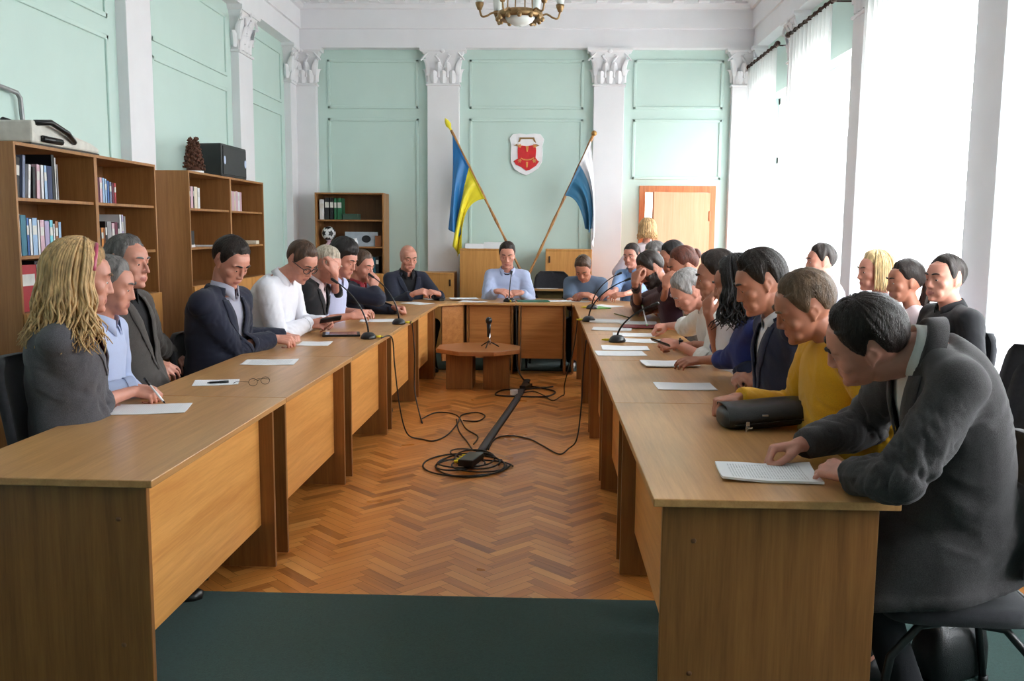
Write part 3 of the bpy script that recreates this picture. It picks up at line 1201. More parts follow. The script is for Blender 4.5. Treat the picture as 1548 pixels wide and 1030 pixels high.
# walls
m = MB()
m.bx(XL - .25, XL, YF - .2, YB + .25, -.02, ZC + .02)
struct(m, 'wall_left', MINT)
DX0, DX1, DZ = 1.225, 2.045, 1.985
m = MB()
m.bx(XL, DX0, YB, YB + .25, -.02, ZC)
m.bx(DX0, DX1, YB, YB + .25, DZ, ZC)
m.bx(DX1, XR, YB, YB + .25, -.02, ZC)
struct(m, 'wall_back', MINT)
WIN = [(9.95, 11.10), (7.95, 9.25), (5.75, 7.22), (3.55, 5.02), (1.35, 2.85)]
WZ0, WZ1 = .72, 3.05
m = MB()
m.bx(XR, XR + .35, YF - .2, YB + .25, WZ1, ZC)
m.bx(XR, XR + .35, YF - .2, YB + .25, -.02, WZ0)
ys = [YB + .25]
for a, b in WIN:
    ys += [b, a]
ys += [YF - .2]
for i in range(0, len(ys), 2):
    m.bx(XR, XR + .35, ys[i + 1], ys[i], WZ0, WZ1)
struct(m, 'wall_right', MINT)
m = MB()
m.bx(XL - .25, XR + .35, YF - .2, YF, -.02, ZC)
struct(m, 'wall_front', MINT)
m = MB()
m.bx(XL - .25, XR + .35, YF - .2, YB + .25, ZC, ZC + .2)
struct(m, 'ceiling', CEIL)

# corridor behind the open door
m = MB()
m.bx(.2, 3.4, 13.2, 13.35, -.02, 3.2)
struct(m, 'wall_corridor', WHITE)
m = MB()
m.bx(.2, 3.4, YB + .25, 13.2, -.1, 0)
struct(m, 'floor_corridor', mat('corridor floor', srgb(150, 130, 110), .5))

# entablature: fascias and cornice round three sides
ENT = [(3.655, .14), (3.87, .14), (3.875, .165), (4.09, .165), (4.10, .20), (4.135, .225), (4.14, .25), (4.24, .25), (4.25, .33), (4.33, .36), (4.45, .36)]


def ent(name, p0, p1, inward):
    """Profile swept straight from p0 to p1 (2-D), sticking out along inward."""
    m = MB()
    d = np.array(inward, float)
    rows = []
    for p in (p0, p1):
        p = np.array(p, float)
        rows.append([np.r_[p, 3.655]] + [np.r_[p + d * q, z] for z, q in ENT] + [np.r_[p, 4.45]])
    m.loft(rows, closed=True)
    return struct(m, name, WHITE)


ent('trim_1', (XL, YB), (XR, YB), (0, -1))
ent('trim_2', (XL, YF), (XL, YB), (1, 0))
ent('trim_3', (XR, YB), (XR, YF), (-1, 0))
m = MB()
for x in np.arange(XL + .42, XR - .35, .297):
    m.bx(x, x + .13, YB - .335, YB - .24, 4.145, 4.245)
struct(m, 'trim_4', WHITE, bevel=.008)
m = MB()
for y in np.arange(2.0, YB - .4, .297):
    m.bx(XL + .24, XL + .335, y, y + .13, 4.145, 4.245)
struct(m, 'trim_5', WHITE, bevel=.008)
m = MB()
for y in np.arange(2.0, YB - .4, .297):
    m.bx(XR - .335, XR - .24, y, y + .13, 4.145, 4.245)
struct(m, 'trim_6', WHITE, bevel=.008)

# pilasters with leaf capitals
PN = [6]


def capital(m, w, d):
    """Leaf capital in a local frame: x across, y out of the wall (0..d), z up from 0 to .44."""
    def ring(hw, dp, z):
        return np.array([(-hw, -.01, z), (hw, -.01, z), (hw, dp, z), (-hw, dp, z)])
    h = w / 2
    m.loft([ring(h + .012, d + .012, 0), ring(h + .018, d + .018, .012), ring(h + .012, d + .012, .026)])
    m.loft([ring(h - .004, d - .004, .026), ring(h - .004, d - .002, .22), ring(h + .02, d + .02, .33), ring(h + .055, d + .05, .395)])
    m.loft([ring(h + .075, d + .065, .395), ring(h + .085, d + .075, .41), ring(h + .085, d + .075, .44)])

    def leaf(p, out, side, H, W, curl):
        p, out, side = np.array(p, float), np.array(out, float), np.array(side, float)
        rows = []
        for t in np.linspace(0, 1, 9):
            ww = W * (math.sin(PI * min(t * .8 + .16, 1)) ** .7)
            c = p + np.array((0, 0, 1.0)) * H * (t if t < .8 else .8 + .2 * math.sin((t - .8) * 5)) + out * (.012 + curl * t ** 3)
            if t > .85:
                c = c - np.array((0, 0, 1.0)) * H * (t - .85) * 1.0
            rows.append([c - side * ww - out * .012, c - side * ww * .5 + out * .002, c + out * .012, c + side * ww * .5 + out * .002, c + side * ww - out * .012])
        G = np.array(rows)
        m.grid(G)
        m.grid(G - out * .012)
    for x in (-.11, 0, .11):
        leaf((x * w / .38, d, .03), (0, 1, 0), (1, 0, 0), .17, .05, .05)
    for x in (-.055, .055):
        leaf((x * w / .38, d, .10), (0, 1, 0), (1, 0, 0), .20, .045, .055)
    for sx in (-1, 1):
        leaf((sx * h, d * .45, .05), (sx, 0, 0), (0, 1, 0), .18, .04, .05)
        leaf((sx * h * .95, d, .12), nrm((sx, 1, 0)), nrm((-1 * sx, 1, 0)), .22, .04, .08)
        pts, rr = [], []
        for q in np.linspace(0, 4.2 * PI, 34):
            rad = .050 * (1 - q / (4.2 * PI) * .8)
            pts.append((sx * (h + .035) - sx * math.cos(q) * rad * .9, d + .035 + .012 * q / 9, .335 + math.sin(q + PI / 2) * rad))
            rr.append(.013 * (1 - q / (4.2 * PI) * .5))
        m.tube(pts, rr, n=6)
        pts = [(sx * .02, d + .012, .22), (sx * .05, d + .025, .30), (sx * .09, d + .035, .35), (sx * .06, d + .045, .36)]
        m.tube(pts, [.012, .014, .014, .009], n=6)
    m.ell((0, d + .06, .405), (.035, .02, .03))


def pilaster(x, y, w, d, out, z1=3.655):
    """out: unit vector into the room; x, y: centre on the wall plane."""
    PN[0] += 1
    n = PN[0]
    o = np.array(out, float)
    s = np.array((o[1], -o[0]))
    Mx = np.array([[s[0], o[0], 0], [s[1], o[1], 0], [0, 0, 1]])
    m = MB()
    m.box(np.array((x, y, 0)) + np.r_[o * (d / 2 - .01), 0] + np.array((0, 0, (z1 - .44) / 2)), (w, d + .02, z1 - .44), M=Mx)
    m.box(np.array((x, y, .14)) + np.r_[o * (d / 2), 0], (w + .05, d + .05, .28), M=Mx)
    root = struct(m, 'trim_%d' % n, WHITE, bevel=.004)
    c = MB()
    capital(c, w, d)
    V = np.concatenate(c.v) @ Mx.T + np.array((x, y, z1 - .44))
    c.v = [V]
    c.build('capital', WHITE, root, smooth=False)


for x, w in ((-2.94, .32), (-1.23, .385), (.77, .365), (2.42, .36)):
    pilaster(x, YB, w, .10, (0, -1))
for y, w in ((11.15, .30), (9.36, .42), (6.90, .42), (4.42, .42), (1.95, .42)):
    pilaster(XL, y, w, .08, (1, 0))
for y, w in ((11.24, .2), (9.59, .36), (7.58, .36), (5.38, .36), (3.2, .36), (1.0, .36)):
    pilaster(XR, y, w, .10, (-1, 0))


# raised panel mouldings on the mint walls
def frame_strip(m, a0, a1, z0, z1, plane, axis, w=.035, t=.016):
    for q in ((a0, a1, z0, z0 + w), (a0, a1, z1 - w, z1), (a0, a0 + w, z0, z1), (a1 - w, a1, z0, z1)):
        if axis == 'x':
            m.bx(q[0], q[1], plane - t, plane + .002, q[2], q[3])
        else:
            m.bx(plane - .002, plane + t, q[0], q[1], q[2], q[3])


for a0, a1 in ((-2.66, -1.54), (-.92, .47), (1.07, 2.15)):
    m = MB()
    frame_strip(m, a0, a1, 2.955, 3.54, YB, 'x')
    frame_strip(m, a0, a1, 2.12 if a0 > 1 else .3, 2.84, YB, 'x')
    PN[0] += 1
    struct(m, 'trim_%d' % PN[0], MINT, bevel=.006)
for a0, a1 in ((9.72, 10.86), (7.26, 9.00), (4.78, 6.54), (2.31, 4.06)):
    m = MB()
    frame_strip(m, a0, a1, 2.955, 3.54, XL, 'y')
    frame_strip(m, a0, a1, .3, 2.84, XL, 'y')
    PN[0] += 1
    struct(m, 'trim_%d' % PN[0], MINT, bevel=.006)
for sfx, b in (('left', (XL, XL + .02, YF, YB)), ('back', (XL, 1.17, YB - .02, YB)), ('right', (XR - .02, XR, YF, YB))):
    m = MB()
    m.bx(b[0], b[1], b[2], b[3], 0, .11)
    struct(m, 'baseboard_' + sfx, WHITE, bevel=.004)

# windows
PVC = mat('white window paint', srgb(238, 238, 240), .35, var=.02)
gm = bpy.data.materials.new('window glass')
gm.use_nodes = True
nt = gm.node_tree
nt.nodes.remove(nt.nodes['Principled BSDF'])
tr = nt.nodes.new('ShaderNodeBsdfTransparent')
gl = nt.nodes.new('ShaderNodeBsdfGlossy')
gl.inputs['Roughness'].default_value = .02
mx = nt.nodes.new('ShaderNodeMixShader')
mx.inputs[0].default_value = .05
nt.links.new(tr.outputs[0], mx.inputs[1])
nt.links.new(gl.outputs[0], mx.inputs[2])
nt.links.new(mx.outputs[0], nt.nodes['Material Output'].inputs[0])
for i, (a, b) in enumerate(WIN):
    m = MB()
    x0, x1 = XR + .16, XR + .23
    for q in ((a, a + .07, WZ0, WZ1), (b - .07, b, WZ0, WZ1), (a, b, WZ0, WZ0 + .07), (a, b, WZ1 - .07, WZ1), (a, b, 2.3, 2.37), ((a + b) / 2 - .035, (a + b) / 2 + .035, WZ0, 2.3)):
        m.bx(x0, x1, *q)
    w = struct(m, 'window_%d' % (i + 1), PVC)
    g = MB()
    g.bx(x0 + .03, x0 + .034, a + .05, b - .05, WZ0 + .05, WZ1 - .05)
    g.build('pane', gm, w)
    g = MB()
    g.bx(XR - .03, XR + .16, a - .04, b + .04, WZ0 - .04, WZ0)
    g.build('sill', PVC, w)

# sheer curtains on dark rods
cm = bpy.data.materials.new('sheer white curtain voile')
cm.use_nodes = True
nt = cm.node_tree
nt.nodes.remove(nt.nodes['Principled BSDF'])
df = nt.nodes.new('ShaderNodeBsdfDiffuse')
df.inputs['Color'].default_value = (.86, .86, .88, 1)
tl = nt.nodes.new('ShaderNodeBsdfTranslucent')
tl.inputs['Color'].default_value = (.86, .86, .88, 1)
tr = nt.nodes.new('ShaderNodeBsdfTransparent')
m1 = nt.nodes.new('ShaderNodeMixShader')
m1.inputs[0].default_value = .55
m2 = nt.nodes.new('ShaderNodeMixShader')
tc = nt.nodes.new('ShaderNodeTexCoord')
wv = nt.nodes.new('ShaderNodeTexNoise')
wv.inputs['Scale'].default_value = 220
mr = nt.nodes.new('ShaderNodeMapRange')
mr.inputs['To Min'].default_value = .36
mr.inputs['To Max'].default_value = .46
nt.links.new(tc.outputs['Object'], wv.inputs['Vector'])
nt.links.new(wv.outputs['Fac'], mr.inputs['Value'])
nt.links.new(mr.outputs[0], m2.inputs[0])
nt.links.new(df.outputs[0], m1.inputs[1])
nt.links.new(tl.outputs[0], m1.inputs[2])
nt.links.new(m1.outputs[0], m2.inputs[1])
nt.links.new(tr.outputs[0], m2.inputs[2])
nt.links.new(m2.outputs[0], nt.nodes['Material Output'].inputs[0])
ROD = mat('dark bronze rod', srgb(70, 52, 46), .45, metal=.5)
CUR = [(9.92, 11.16, 'white sheer curtain at the far window nearest the open door'), (8.05, 9.33, 'white sheer curtain at the second window from the back wall'),
       (5.60, 7.20, 'wide white sheer curtain behind the seated blonde woman'), (3.30, 4.97, 'white sheer curtain at the right edge, behind the empty chairs'), (1.3, 2.9, 'white sheer curtain at the window beside the photographer')]
for i, (a, b, lab) in enumerate(CUR):
    m = MB()
    ny = int((b - a) / .012)
    yy = np.linspace(a, b, ny)
    zz = np.r_[np.linspace(.04, 3.2, 12), 3.3, 3.37, 3.41]
    G = np.zeros((len(zz), ny, 3))
    fold = vnoise(np.c_[yy * 5.5, yy * 0 + i * 3.1, yy * 0], 5)
    ph = yy * 2 * PI / .115 + 2.2 * fold
    for k, z in enumerate(zz):
        t = (3.45 - z) / 3.4
        am = .018 + .018 * t * (1 + .5 * fold)
        G[k, :, 0] = 2.41 + am * np.sin(ph + .5 * t * fold) + .02 * fold * t
        G[k, :, 1] = yy + .01 * np.cos(ph) + .05 * t * (yy - (a + b) / 2) * .4 * 0
        G[k, :, 2] = z
    m.grid(G)
    o = m.build('curtain', cm, smooth=True, fix=False)
    tag(o, lab, 'curtain', 'sheer curtains along the windows')
    if i < 4:
        r = thing('curtain_rod', ['knobbly dark curtain rod at the far window nearest the open door', 'knobbly dark curtain rod at the second window from the back wall', 'dark curtain rod above the wide curtain behind the seated blonde woman',
                                  'dark curtain rod above the curtain at the right edge, behind the empty chairs'][i], 'curtain rod', (2.41, (a + b) / 2, 3.44), 0, 'curtain rods')
        h = (b - a) / 2
        p = MB()
        p.cone((0, -h - .04, 0), (0, h + .12, 0), .013)
        p.build('pole', ROD, r, smooth=True)
        for q in np.linspace(-h, h, 9):
            p = MB()
            t = np.linspace(0, 2 * PI, 15)
            p.tube([(.019 * math.cos(u), q + .004 * math.sin(u * 2), .019 * math.sin(u) - .004) for u in t], .006, n=6, caps=False)
            p.ell((0, q, -.02), (.014, .016, .012))
            p.build('ring', ROD, r, smooth=True)
        for s in (-1, 1):
            p = MB()
            p.ell((0, s * (h + .08) + .02, 0), (.03, .05, .03))
            p.build('finial', ROD, r, smooth=True)
            p = MB()
            p.cone((0, s * (h - .03), 0), (XR - 2.41, s * (h - .03), 0), .008)
            p.build('bracket', ROD, r)

# door
FRW = wood('orange door frame wood', 'z', srgb(206, 138, 92), srgb(176, 106, 66), .45)
LEAF = wood('pale door leaf wood', 'z', srgb(212, 142, 104), srgb(196, 124, 84), .45, scale=14)
m = MB()
for q in ((DX0 - .055, DX0 + .02, 0, DZ + .06), (DX1 - .02, DX1 + .055, 0, DZ + .06)):
    m.bx(q[0], q[1], YB - .025, YB + .12, q[2], q[3])
m.bx(DX0 + .02, DX1 - .02, YB - .025, YB + .12, DZ - .02, DZ + .06)
dr = struct(m, 'door_1', FRW, bevel=.004)
m = MB()
Lw = DX1 - DX0 - .045
a = math.radians(22)
m.box((0, 0, 0), (Lw, .04, DZ - .035))
Mr = rotm('Z', a)
V = np.concatenate(m.v) + np.array((-Lw / 2, 0, 0))
m.v = [V @ Mr.T + np.array((DX1 - .022, YB - .03, (DZ - .035) / 2 + .01))]
lf = m.build('door_leaf', LEAF, dr, bevel=.003)
STEEL = mat('brushed steel', srgb(170, 170, 172), .3, metal=.9, var=.08)
BRASS = mat('aged brass', srgb(170, 130, 76), .35, metal=.85, var=.2)
for z in (.3, 1.68):
    m = MB()
    m.cone((DX1 - .018, YB - .055, z - .06), (DX1 - .018, YB - .055, z + .06), .012)
    m.build('hinge', LEAF, dr, smooth=True)
m = MB()
p = np.array((DX1 - .022, YB - .03, 1.0)) + Mr @ np.array((-Lw + .06, -.02, 0))
q = Mr @ np.array((0, -1, 0))
m.cone(p, p + q * .05, .012)
m.capsule(p + q * .05, p + q * .05 + Mr @ np.array((.11, 0, 0)), .010)
m.build('door_handle', STEEL, lf, smooth=True)
# ------------------------------------------------------------------ tables
DL, DD = srgb(196, 134, 70), srgb(164, 104, 48)
TOPY = wood('desk top veneer', 'y', srgb(200, 152, 98), srgb(174, 126, 76), .30, scale=22)
PANY = wood('desk front veneer', 'y', srgb(230, 168, 94), srgb(204, 138, 70), .34, scale=22)
SIDZ = wood('desk side veneer', 'z', srgb(152, 102, 54), srgb(120, 76, 38), .36, scale=22)
TOPX = wood('head table veneer', 'x', srgb(200, 152, 98), srgb(174, 126, 76), .30, scale=22)
PANX = wood('head table front veneer', 'x', srgb(196, 132, 72), srgb(166, 104, 50), .36, scale=22)
SCREW = mat('brown screw cap', srgb(110, 70, 40), .5)
ZT = .75


def desk(label, p, ln, w, inner, rz, inset0=.03, inset1=.09):
    """A long desk; local +y runs away from the camera, inner = +1 when the aisle lies towards +x."""
    r = thing('conference_desk', label, 'desk', p, rz, 'desks of the long table rows')
    i = inner
    m = MB()
    m.bx(-w / 2, w / 2, .0015, ln - .0015, ZT - .024, ZT)
    m.build('desk_top', TOPY, r, bevel=.003)
    e = i * (w / 2 - .03)
    o = -i * (w / 2 - .05)
    for k, y in enumerate((inset0, ln - inset1 - .022)):
        m = MB()
        m.bx(min(e, o), max(e, o), y, y + .022, .010, ZT - .024)
        s = m.build('side_panel', SIDZ, r, bevel=.002)
        if k == 0:
            for z in (.62, .22):
                q = MB()
                q.ell((e - i * .09, y, z), (.008, .002, .008), n=10, m=5)
                q.build('screw_cap', SCREW, s, smooth=True)
    m = MB()
    f = i * (w / 2 - .09)
    m.bx(min(f, f - i * .018), max(f, f - i * .018), inset0 + .022, ln - inset1 - .022, .20, ZT - .024)
    m.build('front_panel', PANY, r, bevel=.002)
    return r


LROW = [2.60, 3.95, 5.26, 6.57, 7.88, 9.05]
lab = ['nearest desk of the left row, with the blonde woman writing at it', 'second desk of the left row, with spectacles lying on it', 'third desk of the left row, before the glasses man in white shirt',
       'fourth desk of the left row, carrying the nearest left microphone', 'far desk of the left row, just before the corner table']
for i in range(5):
    x = -1.155 + (LROW[i] - 2.6) * .0175
    desk('light oak veneer ' + lab[i], (x - .34, LROW[i], 0), LROW[i + 1] - LROW[i], .68, 1, -.0175, .03 if i == 0 else .07)
RROW = [2.50, 3.94, 5.25, 6.56, 7.87, 9.16]
lab = ['nearest desk of the right row, with the black bag lying on it', 'second desk of the right row, before the navy suited man', 'third desk of the right row, covered with papers round the largest microphone',
       'fourth desk of the right row, before the bearded man', 'far desk of the right row, just before the corner table']
for i in range(5):
    desk('light oak veneer ' + lab[i], (.32 + .345, RROW[i], 0), RROW[i + 1] - RROW[i], .69, -1, 0, .03 if i == 0 else .07)


def head_table(label, poly, panels, legs):
    r = thing('head_table', label, 'desk', (np.mean([q[0] for q in poly]), np.mean([q[1] for q in poly]), 0), 0, 'desks joining the two rows at the far end')
    c = np.array(r.location)
    m = MB()
    m.prism(poly, ZT - .024, ZT)
    m.build('desk_top', TOPX, r, bevel=.003, origin=c)
    for (x0, y0, x1, y1, z0) in panels:
        m = MB()
        d = np.array((x1 - x0, y1 - y0))
        m.box(((x0 + x1) / 2, (y0 + y1) / 2, (z0 + ZT - .024) / 2), (np.linalg.norm(d), .02, ZT - .024 - z0), rz=math.atan2(d[1], d[0]))
        m.build('front_panel', PANX, r, bevel=.002, origin=c)
    for (x0, y0, x1, y1) in legs:
        m = MB()
        d = np.array((x1 - x0, y1 - y0))
        m.box(((x0 + x1) / 2, (y0 + y1) / 2, (.01 + ZT - .024) / 2), (np.linalg.norm(d), .022, ZT - .034), rz=math.atan2(d[1], d[0]))
        m.build('side_panel', SIDZ, r, bevel=.002, origin=c)


head_table('corner table joining the left row to the head table, the bald man sits at it', [(-1.72, 9.055), (-1.043, 9.055), (-.80, 9.30), (-.80, 10.0), (-1.0, 10.0), (-1.72, 9.25)],
           [(-1.02, 9.16, -.82, 9.36, .16)], [(-1.66, 9.10, -1.08, 9.10), (-.815, 9.38, -.815, 9.95)])
head_table('left half of the head table, the man in pale blue shirt leans on it', [(-.798, 9.30), (-.275, 9.30), (-.275, 10.0), (-.798, 10.0)], [(-.755, 9.37, -.325, 9.37, .17)], [(-.77, 9.34, -.77, 9.95), (-.31, 9.34, -.31, 9.95)])
head_table('right half of the head table, with a green folder at its left edge', [(-.273, 9.30), (.30, 9.30), (.30, 10.0), (-.273, 10.0)], [(-.215, 9.37, .215, 9.37, .17)], [(-.235, 9.34, -.235, 9.95), (.235, 9.34, .235, 9.95)])
head_table('corner table between the right row and the head table, by the slate T-shirt man', [(.302, 9.17), (1.01, 9.17), (1.01, 9.6), (.66, 10.0), (.302, 10.0)], [(.33, 9.37, .36, 9.2, .17)], [(.40, 9.22, .96, 9.22), (.32, 9.40, .32, 9.95)])

# octagonal low table
r = thing('octagonal_table', 'low octagonal wooden coffee table standing between the two desk rows', 'table', (-.60, 8.58, 0))
m = MB()
oc = [(.40 * math.cos(PI / 8 + k * PI / 4) * 1.06, .38 * math.sin(PI / 8 + k * PI / 4)) for k in range(8)]
m.prism(oc, .345, .385)
m.build('table_top', wood('coffee table veneer', 'x', srgb(176, 116, 68), srgb(146, 88, 46), .3), r, bevel=.004)
for k, (a, b) in enumerate((((-.30, -.13), (-.06, -.13)), ((.06, -.13), (.30, -.13)), ((-.06, -.13), (-.06, .25)), ((.06, -.13), (.06, .25)))):
    m = MB()
    d = np.array(b) - np.array(a)
    m.box(((a[0] + b[0]) / 2, (a[1] + b[1]) / 2, .1725), (np.linalg.norm(d), .02, .345), rz=math.atan2(d[1], d[0]))
    m.build('support_panel', SIDZ, r, bevel=.002)

# ------------------------------------------------------------------ cabinets and bookcases
BW = wood('bookcase veneer', 'z', srgb(168, 118, 68), srgb(138, 92, 48), .42, scale=22)
BB = wood('bookcase back veneer', 'z', srgb(132, 90, 52), srgb(108, 70, 38), .5, scale=22)
BD = wood('bookcase door veneer', 'z', srgb(214, 156, 88), srgb(188, 128, 64), .38, scale=22)
KNOB = mat('dark knob', srgb(60, 40, 28), .4)


def bookcase(label, x0, y0, units, w, depth, axis, shelves, zdoor, top, doors=True):
    """axis 'x': faces +x at x0, runs along +y from y0.  axis 'y': faces -y at y0, runs along +x from x0."""
    r = thing('bookcase', label, 'bookcase', (x0, y0, 0), -PI / 2 + PI if axis == 'x' else 0)
    # local frame: x along the front, y into the case (away from the viewer), front at y = 0
    if axis == 'x':
        r.rotation_euler = (0, 0, PI / 2)
    t = .018
    W = units * w
    m = MB()
    m.bx(t, W - t, depth - .006, depth, .05, top - t)
    m.build('back_panel', BB, r)
    for k in range(units + 1):
        m = MB()
        c = min(max(k * w, t / 2 + (0 if k else 0)), W - t / 2) if k in (0, units) else k * w
        if k == 0:
            m.bx(0, t, 0, depth, 0, top)
        elif k == units:
            m.bx(W - t, W, 0, depth, 0, top)
        else:
            m.bx(k * w - t, k * w + t, 0, depth - .006, 0, top - t)
        m.build('side_panel', BW, r, bevel=.0015)
    m = MB()
    m.bx(t, W - t, 0, depth - .006, top - t, top)
    m.build('top_panel', BW, r, bevel=.0015)
    for k in range(units):
        a, b = k * w + t, (k + 1) * w - t
        for z in list(shelves) + [zdoor]:
            m = MB()
            m.bx(a, b, .012, depth - .006, z - .018, z)
            m.build('shelf', BW, r, bevel=.0015)
        m = MB()
        m.bx(a, b, .03, .045, 0, .06)
        m.build('plinth', BW, r)
        if doors:
            for q in (0, 1):
                mid = (a + b) / 2
                d0, d1 = (a - t * .6, mid - .002) if q == 0 else (mid + .002, b + t * .6)
                m = MB()
                m.bx(d0, d1, -.018, -.001, .07, zdoor - .002)
                dd = m.build('door', BD, r, bevel=.002)
                m = MB()
                kx = d1 - .04 if q == 0 else d0 + .04
                m.cone((kx, -.018, zdoor - .12), (kx, -.034, zdoor - .12), .006)
                m.ell((kx, -.038, zdoor - .12), (.013, .010, .013), n=12, m=8)
                m.build('knob', KNOB, dd, smooth=True)
    return r


BCX = -2.72
bookcase('near double-width wooden bookcase on the left, with the white office machine on top', BCX, 4.66, 2, .86, .37, 'x', (1.34, 1.645), 1.04, 1.93)
bookcase('far double-width wooden bookcase on the left, with the black loudspeaker on top', BCX, 6.98, 2, .94, .37, 'x', (1.34, 1.645), 1.04, 1.93)
bookcase('single wooden bookcase standing against the back wall', -2.74, 10.93, 1, .83, .38, 'y', (1.28, 1.60), .96, 1.92)


def cabinet(label, x0, x1, y0, y1, h, split, left=False):
    r = thing('cabinet', label, 'cabinet', ((x0 + x1) / 2, y0, 0), 0, 'low cabinets along the back wall')
    W = x1 - x0
    m = MB()
    D = y1 - y0
    for q in ((-W / 2, -W / 2 + .018, .02, D, 0, h - .018), (W / 2 - .018, W / 2, .02, D, 0, h - .018), (-W / 2, W / 2, 0, D, h - .018, h), (-W / 2 + .018, W / 2 - .018, D - .01, D, .03, h - .018), (-W / 2 + .018, W / 2 - .018, .02, D, .05, .068)):
        m.bx(*q)
    m.build('carcass', BD, r, bevel=.0015)
    for k in range(split):
        a, b = -W / 2 + k * W / split + .002, -W / 2 + (k + 1) * W / split - .002
        m = MB()
        m.bx(a, b, 0, .017, .06, h - .022)
        d = m.build('door', BD, r, bevel=.002)
        m = MB()
        kx = a + .045 if left else b - .045
        m.bx(kx - .009, kx + .009, -.018, .0, h - .16, h - .08)
        m.build('handle', KNOB, d, bevel=.003)


cabinet('low light wood cabinet behind the bald man, beside the white pilaster', -1.52, -1.06, 10.85, 11.23, .98, 1)
cabinet('taller light wood cabinet behind the man in pale blue shirt, with paper piles on top', -.99, -.40, 10.85, 11.23, 1.27, 1)
cabinet('taller light wood cabinet to the right of the empty chair', .03, .58, 10.85, 11.23, 1.27, 1, True)
r = thing('side_desk', 'small light wood desk behind the empty chair, with a white sheet on it', 'desk', (.12, 10.70, 0))
m = MB()
m.bx(-.34, .34, -.24, .14, .80, .822)
m.build('desk_top', TOPX, r, bevel=.002)
for s in (-1, 1):
    m = MB()
    m.bx(s * .31 - .01, s * .31 + .01, -.22, .12, 0, .80)
    m.build('side_panel', SIDZ, r, bevel=.002)
m = MB()
m.bx(-.30, .30, -.14, -.12, .25, .80)
m.build('front_panel', mat('olive brown panel', srgb(112, 92, 44), .5), r, bevel=.002)

# ------------------------------------------------------------------ chair prototype
FAB = mat('black chair fabric', srgb(30, 30, 36), .9, var=.25, scale=60, bump=.4, bscale=600, sheen=.15)
CHM = mat('black chair tube', srgb(18, 18, 19), .38, var=.1)
PLA = mat('black chair plastic', srgb(24, 24, 26), .5)


def make_chair():
    """Faces local +y; seat top at .47."""
    r = thing('conference_chair', 'x', 'chair', (0, 0, 0), 0, 'black conference chairs')
    m = MB()
    rings = []
    for z, k in ((.408, .90), (.416, .98), (.44, 1.0), (.460, .975), (.470, .90)):
        t = np.linspace(0, 2 * PI, 36, endpoint=False)
        e = 2 / 4.5
        x = np.sign(np.cos(t)) * np.abs(np.cos(t)) ** e * .235 * k
        y = np.sign(np.sin(t)) * np.abs(np.sin(t)) ** e * .215 * k
        rings.append(np.stack([x, y, z - .012 * np.maximum(0, y / .215) ** 3 + 0 * x], 1))
    m.loft(rings)
    m.build('seat', FAB, r, smooth=True)
    m = MB()
    rows_f, rows_b = [], []
    for t in np.linspace(0, 1, 12):
        z = .56 + .40 * t
        hw = .225 * (1 - .16 * t ** 2) * (1 if t < .8 else math.sqrt(max(.02, 1 - ((t - .8) / .205) ** 2)) * .35 + .65) * (1 if t > .12 else .86 + 1.2 * t)
        yc = -.215 - .07 * t
        cf = [(x * hw, yc + .045 * (x ** 2) + .018, z) for x in np.linspace(-1, 1, 13)]
        cb = [(x * hw * .98, yc + .045 * (x ** 2) - .018, z) for x in np.linspace(1, -1, 13)]
        rows_f.append(np.array(cf + cb))
    m.loft(rows_f)
    bk = m.build('backrest', FAB, r, smooth=True)
    m = MB()
    for s in (-1, 1):
        m.tube([(s * .17, -.10, .40), (s * .17, -.22, .405), (s * .17, -.262, .45), (s * .165, -.262, .56), (s * .15, -.285, .75)], .0105, n=10)
    m.tube([(-.17, -.24, .43), (.17, -.24, .43)], .009, n=8)
    m.build('back_frame', CHM, r, smooth=True)
    for sx in (-1, 1):
        for sy in (-1, 1):
            m = MB()
            m.tube([(sx * .18, sy * .06, .402), (sx * .195, sy * .12, .398), (sx * .21, sy * .20, .30), (sx * .225, sy * .245, .012)], [.0125, .0125, .0125, .0115], n=12)
            l = m.build('leg', CHM, r, smooth=True)
            m = MB()
            m.cone((sx * .2252, sy * .2458, .0), (sx * .2245, sy * .2438, .03), .016, .0145)
            m.build('foot_cap', PLA, l, smooth=True)
    m = MB()
    for s in (-1, 1):
        m.tube([(-.18, s * .10, .398), (.18, s * .10, .398)], .010, n=8)
    m.build('seat_frame', CHM, r, smooth=True)
    return r


CH0 = make_chair()
USED = [0]


def place_chair(x, y, heading, label, seat=.47):
    if USED[0] == 0:
        r = CH0
        r.location = (x, y, 0)
        r.rotation_euler = (0, 0, math.radians(heading - 90))
        r['label'] = label
    else:
        r = dup(CH0, (x, y, 0), math.radians(heading - 90), label)
    r.scale = (1, 1, seat / .47)
    USED[0] += 1
    return r
# ------------------------------------------------------------------ the people at the tables
def cloth(name, c, rough=.85, var=.12, bump=.35, sheen=.1, bscale=420):
    return mat(name, c, rough, var=var, scale=340, bump=bump, bscale=bscale, sheen=sheen, spec=.3)


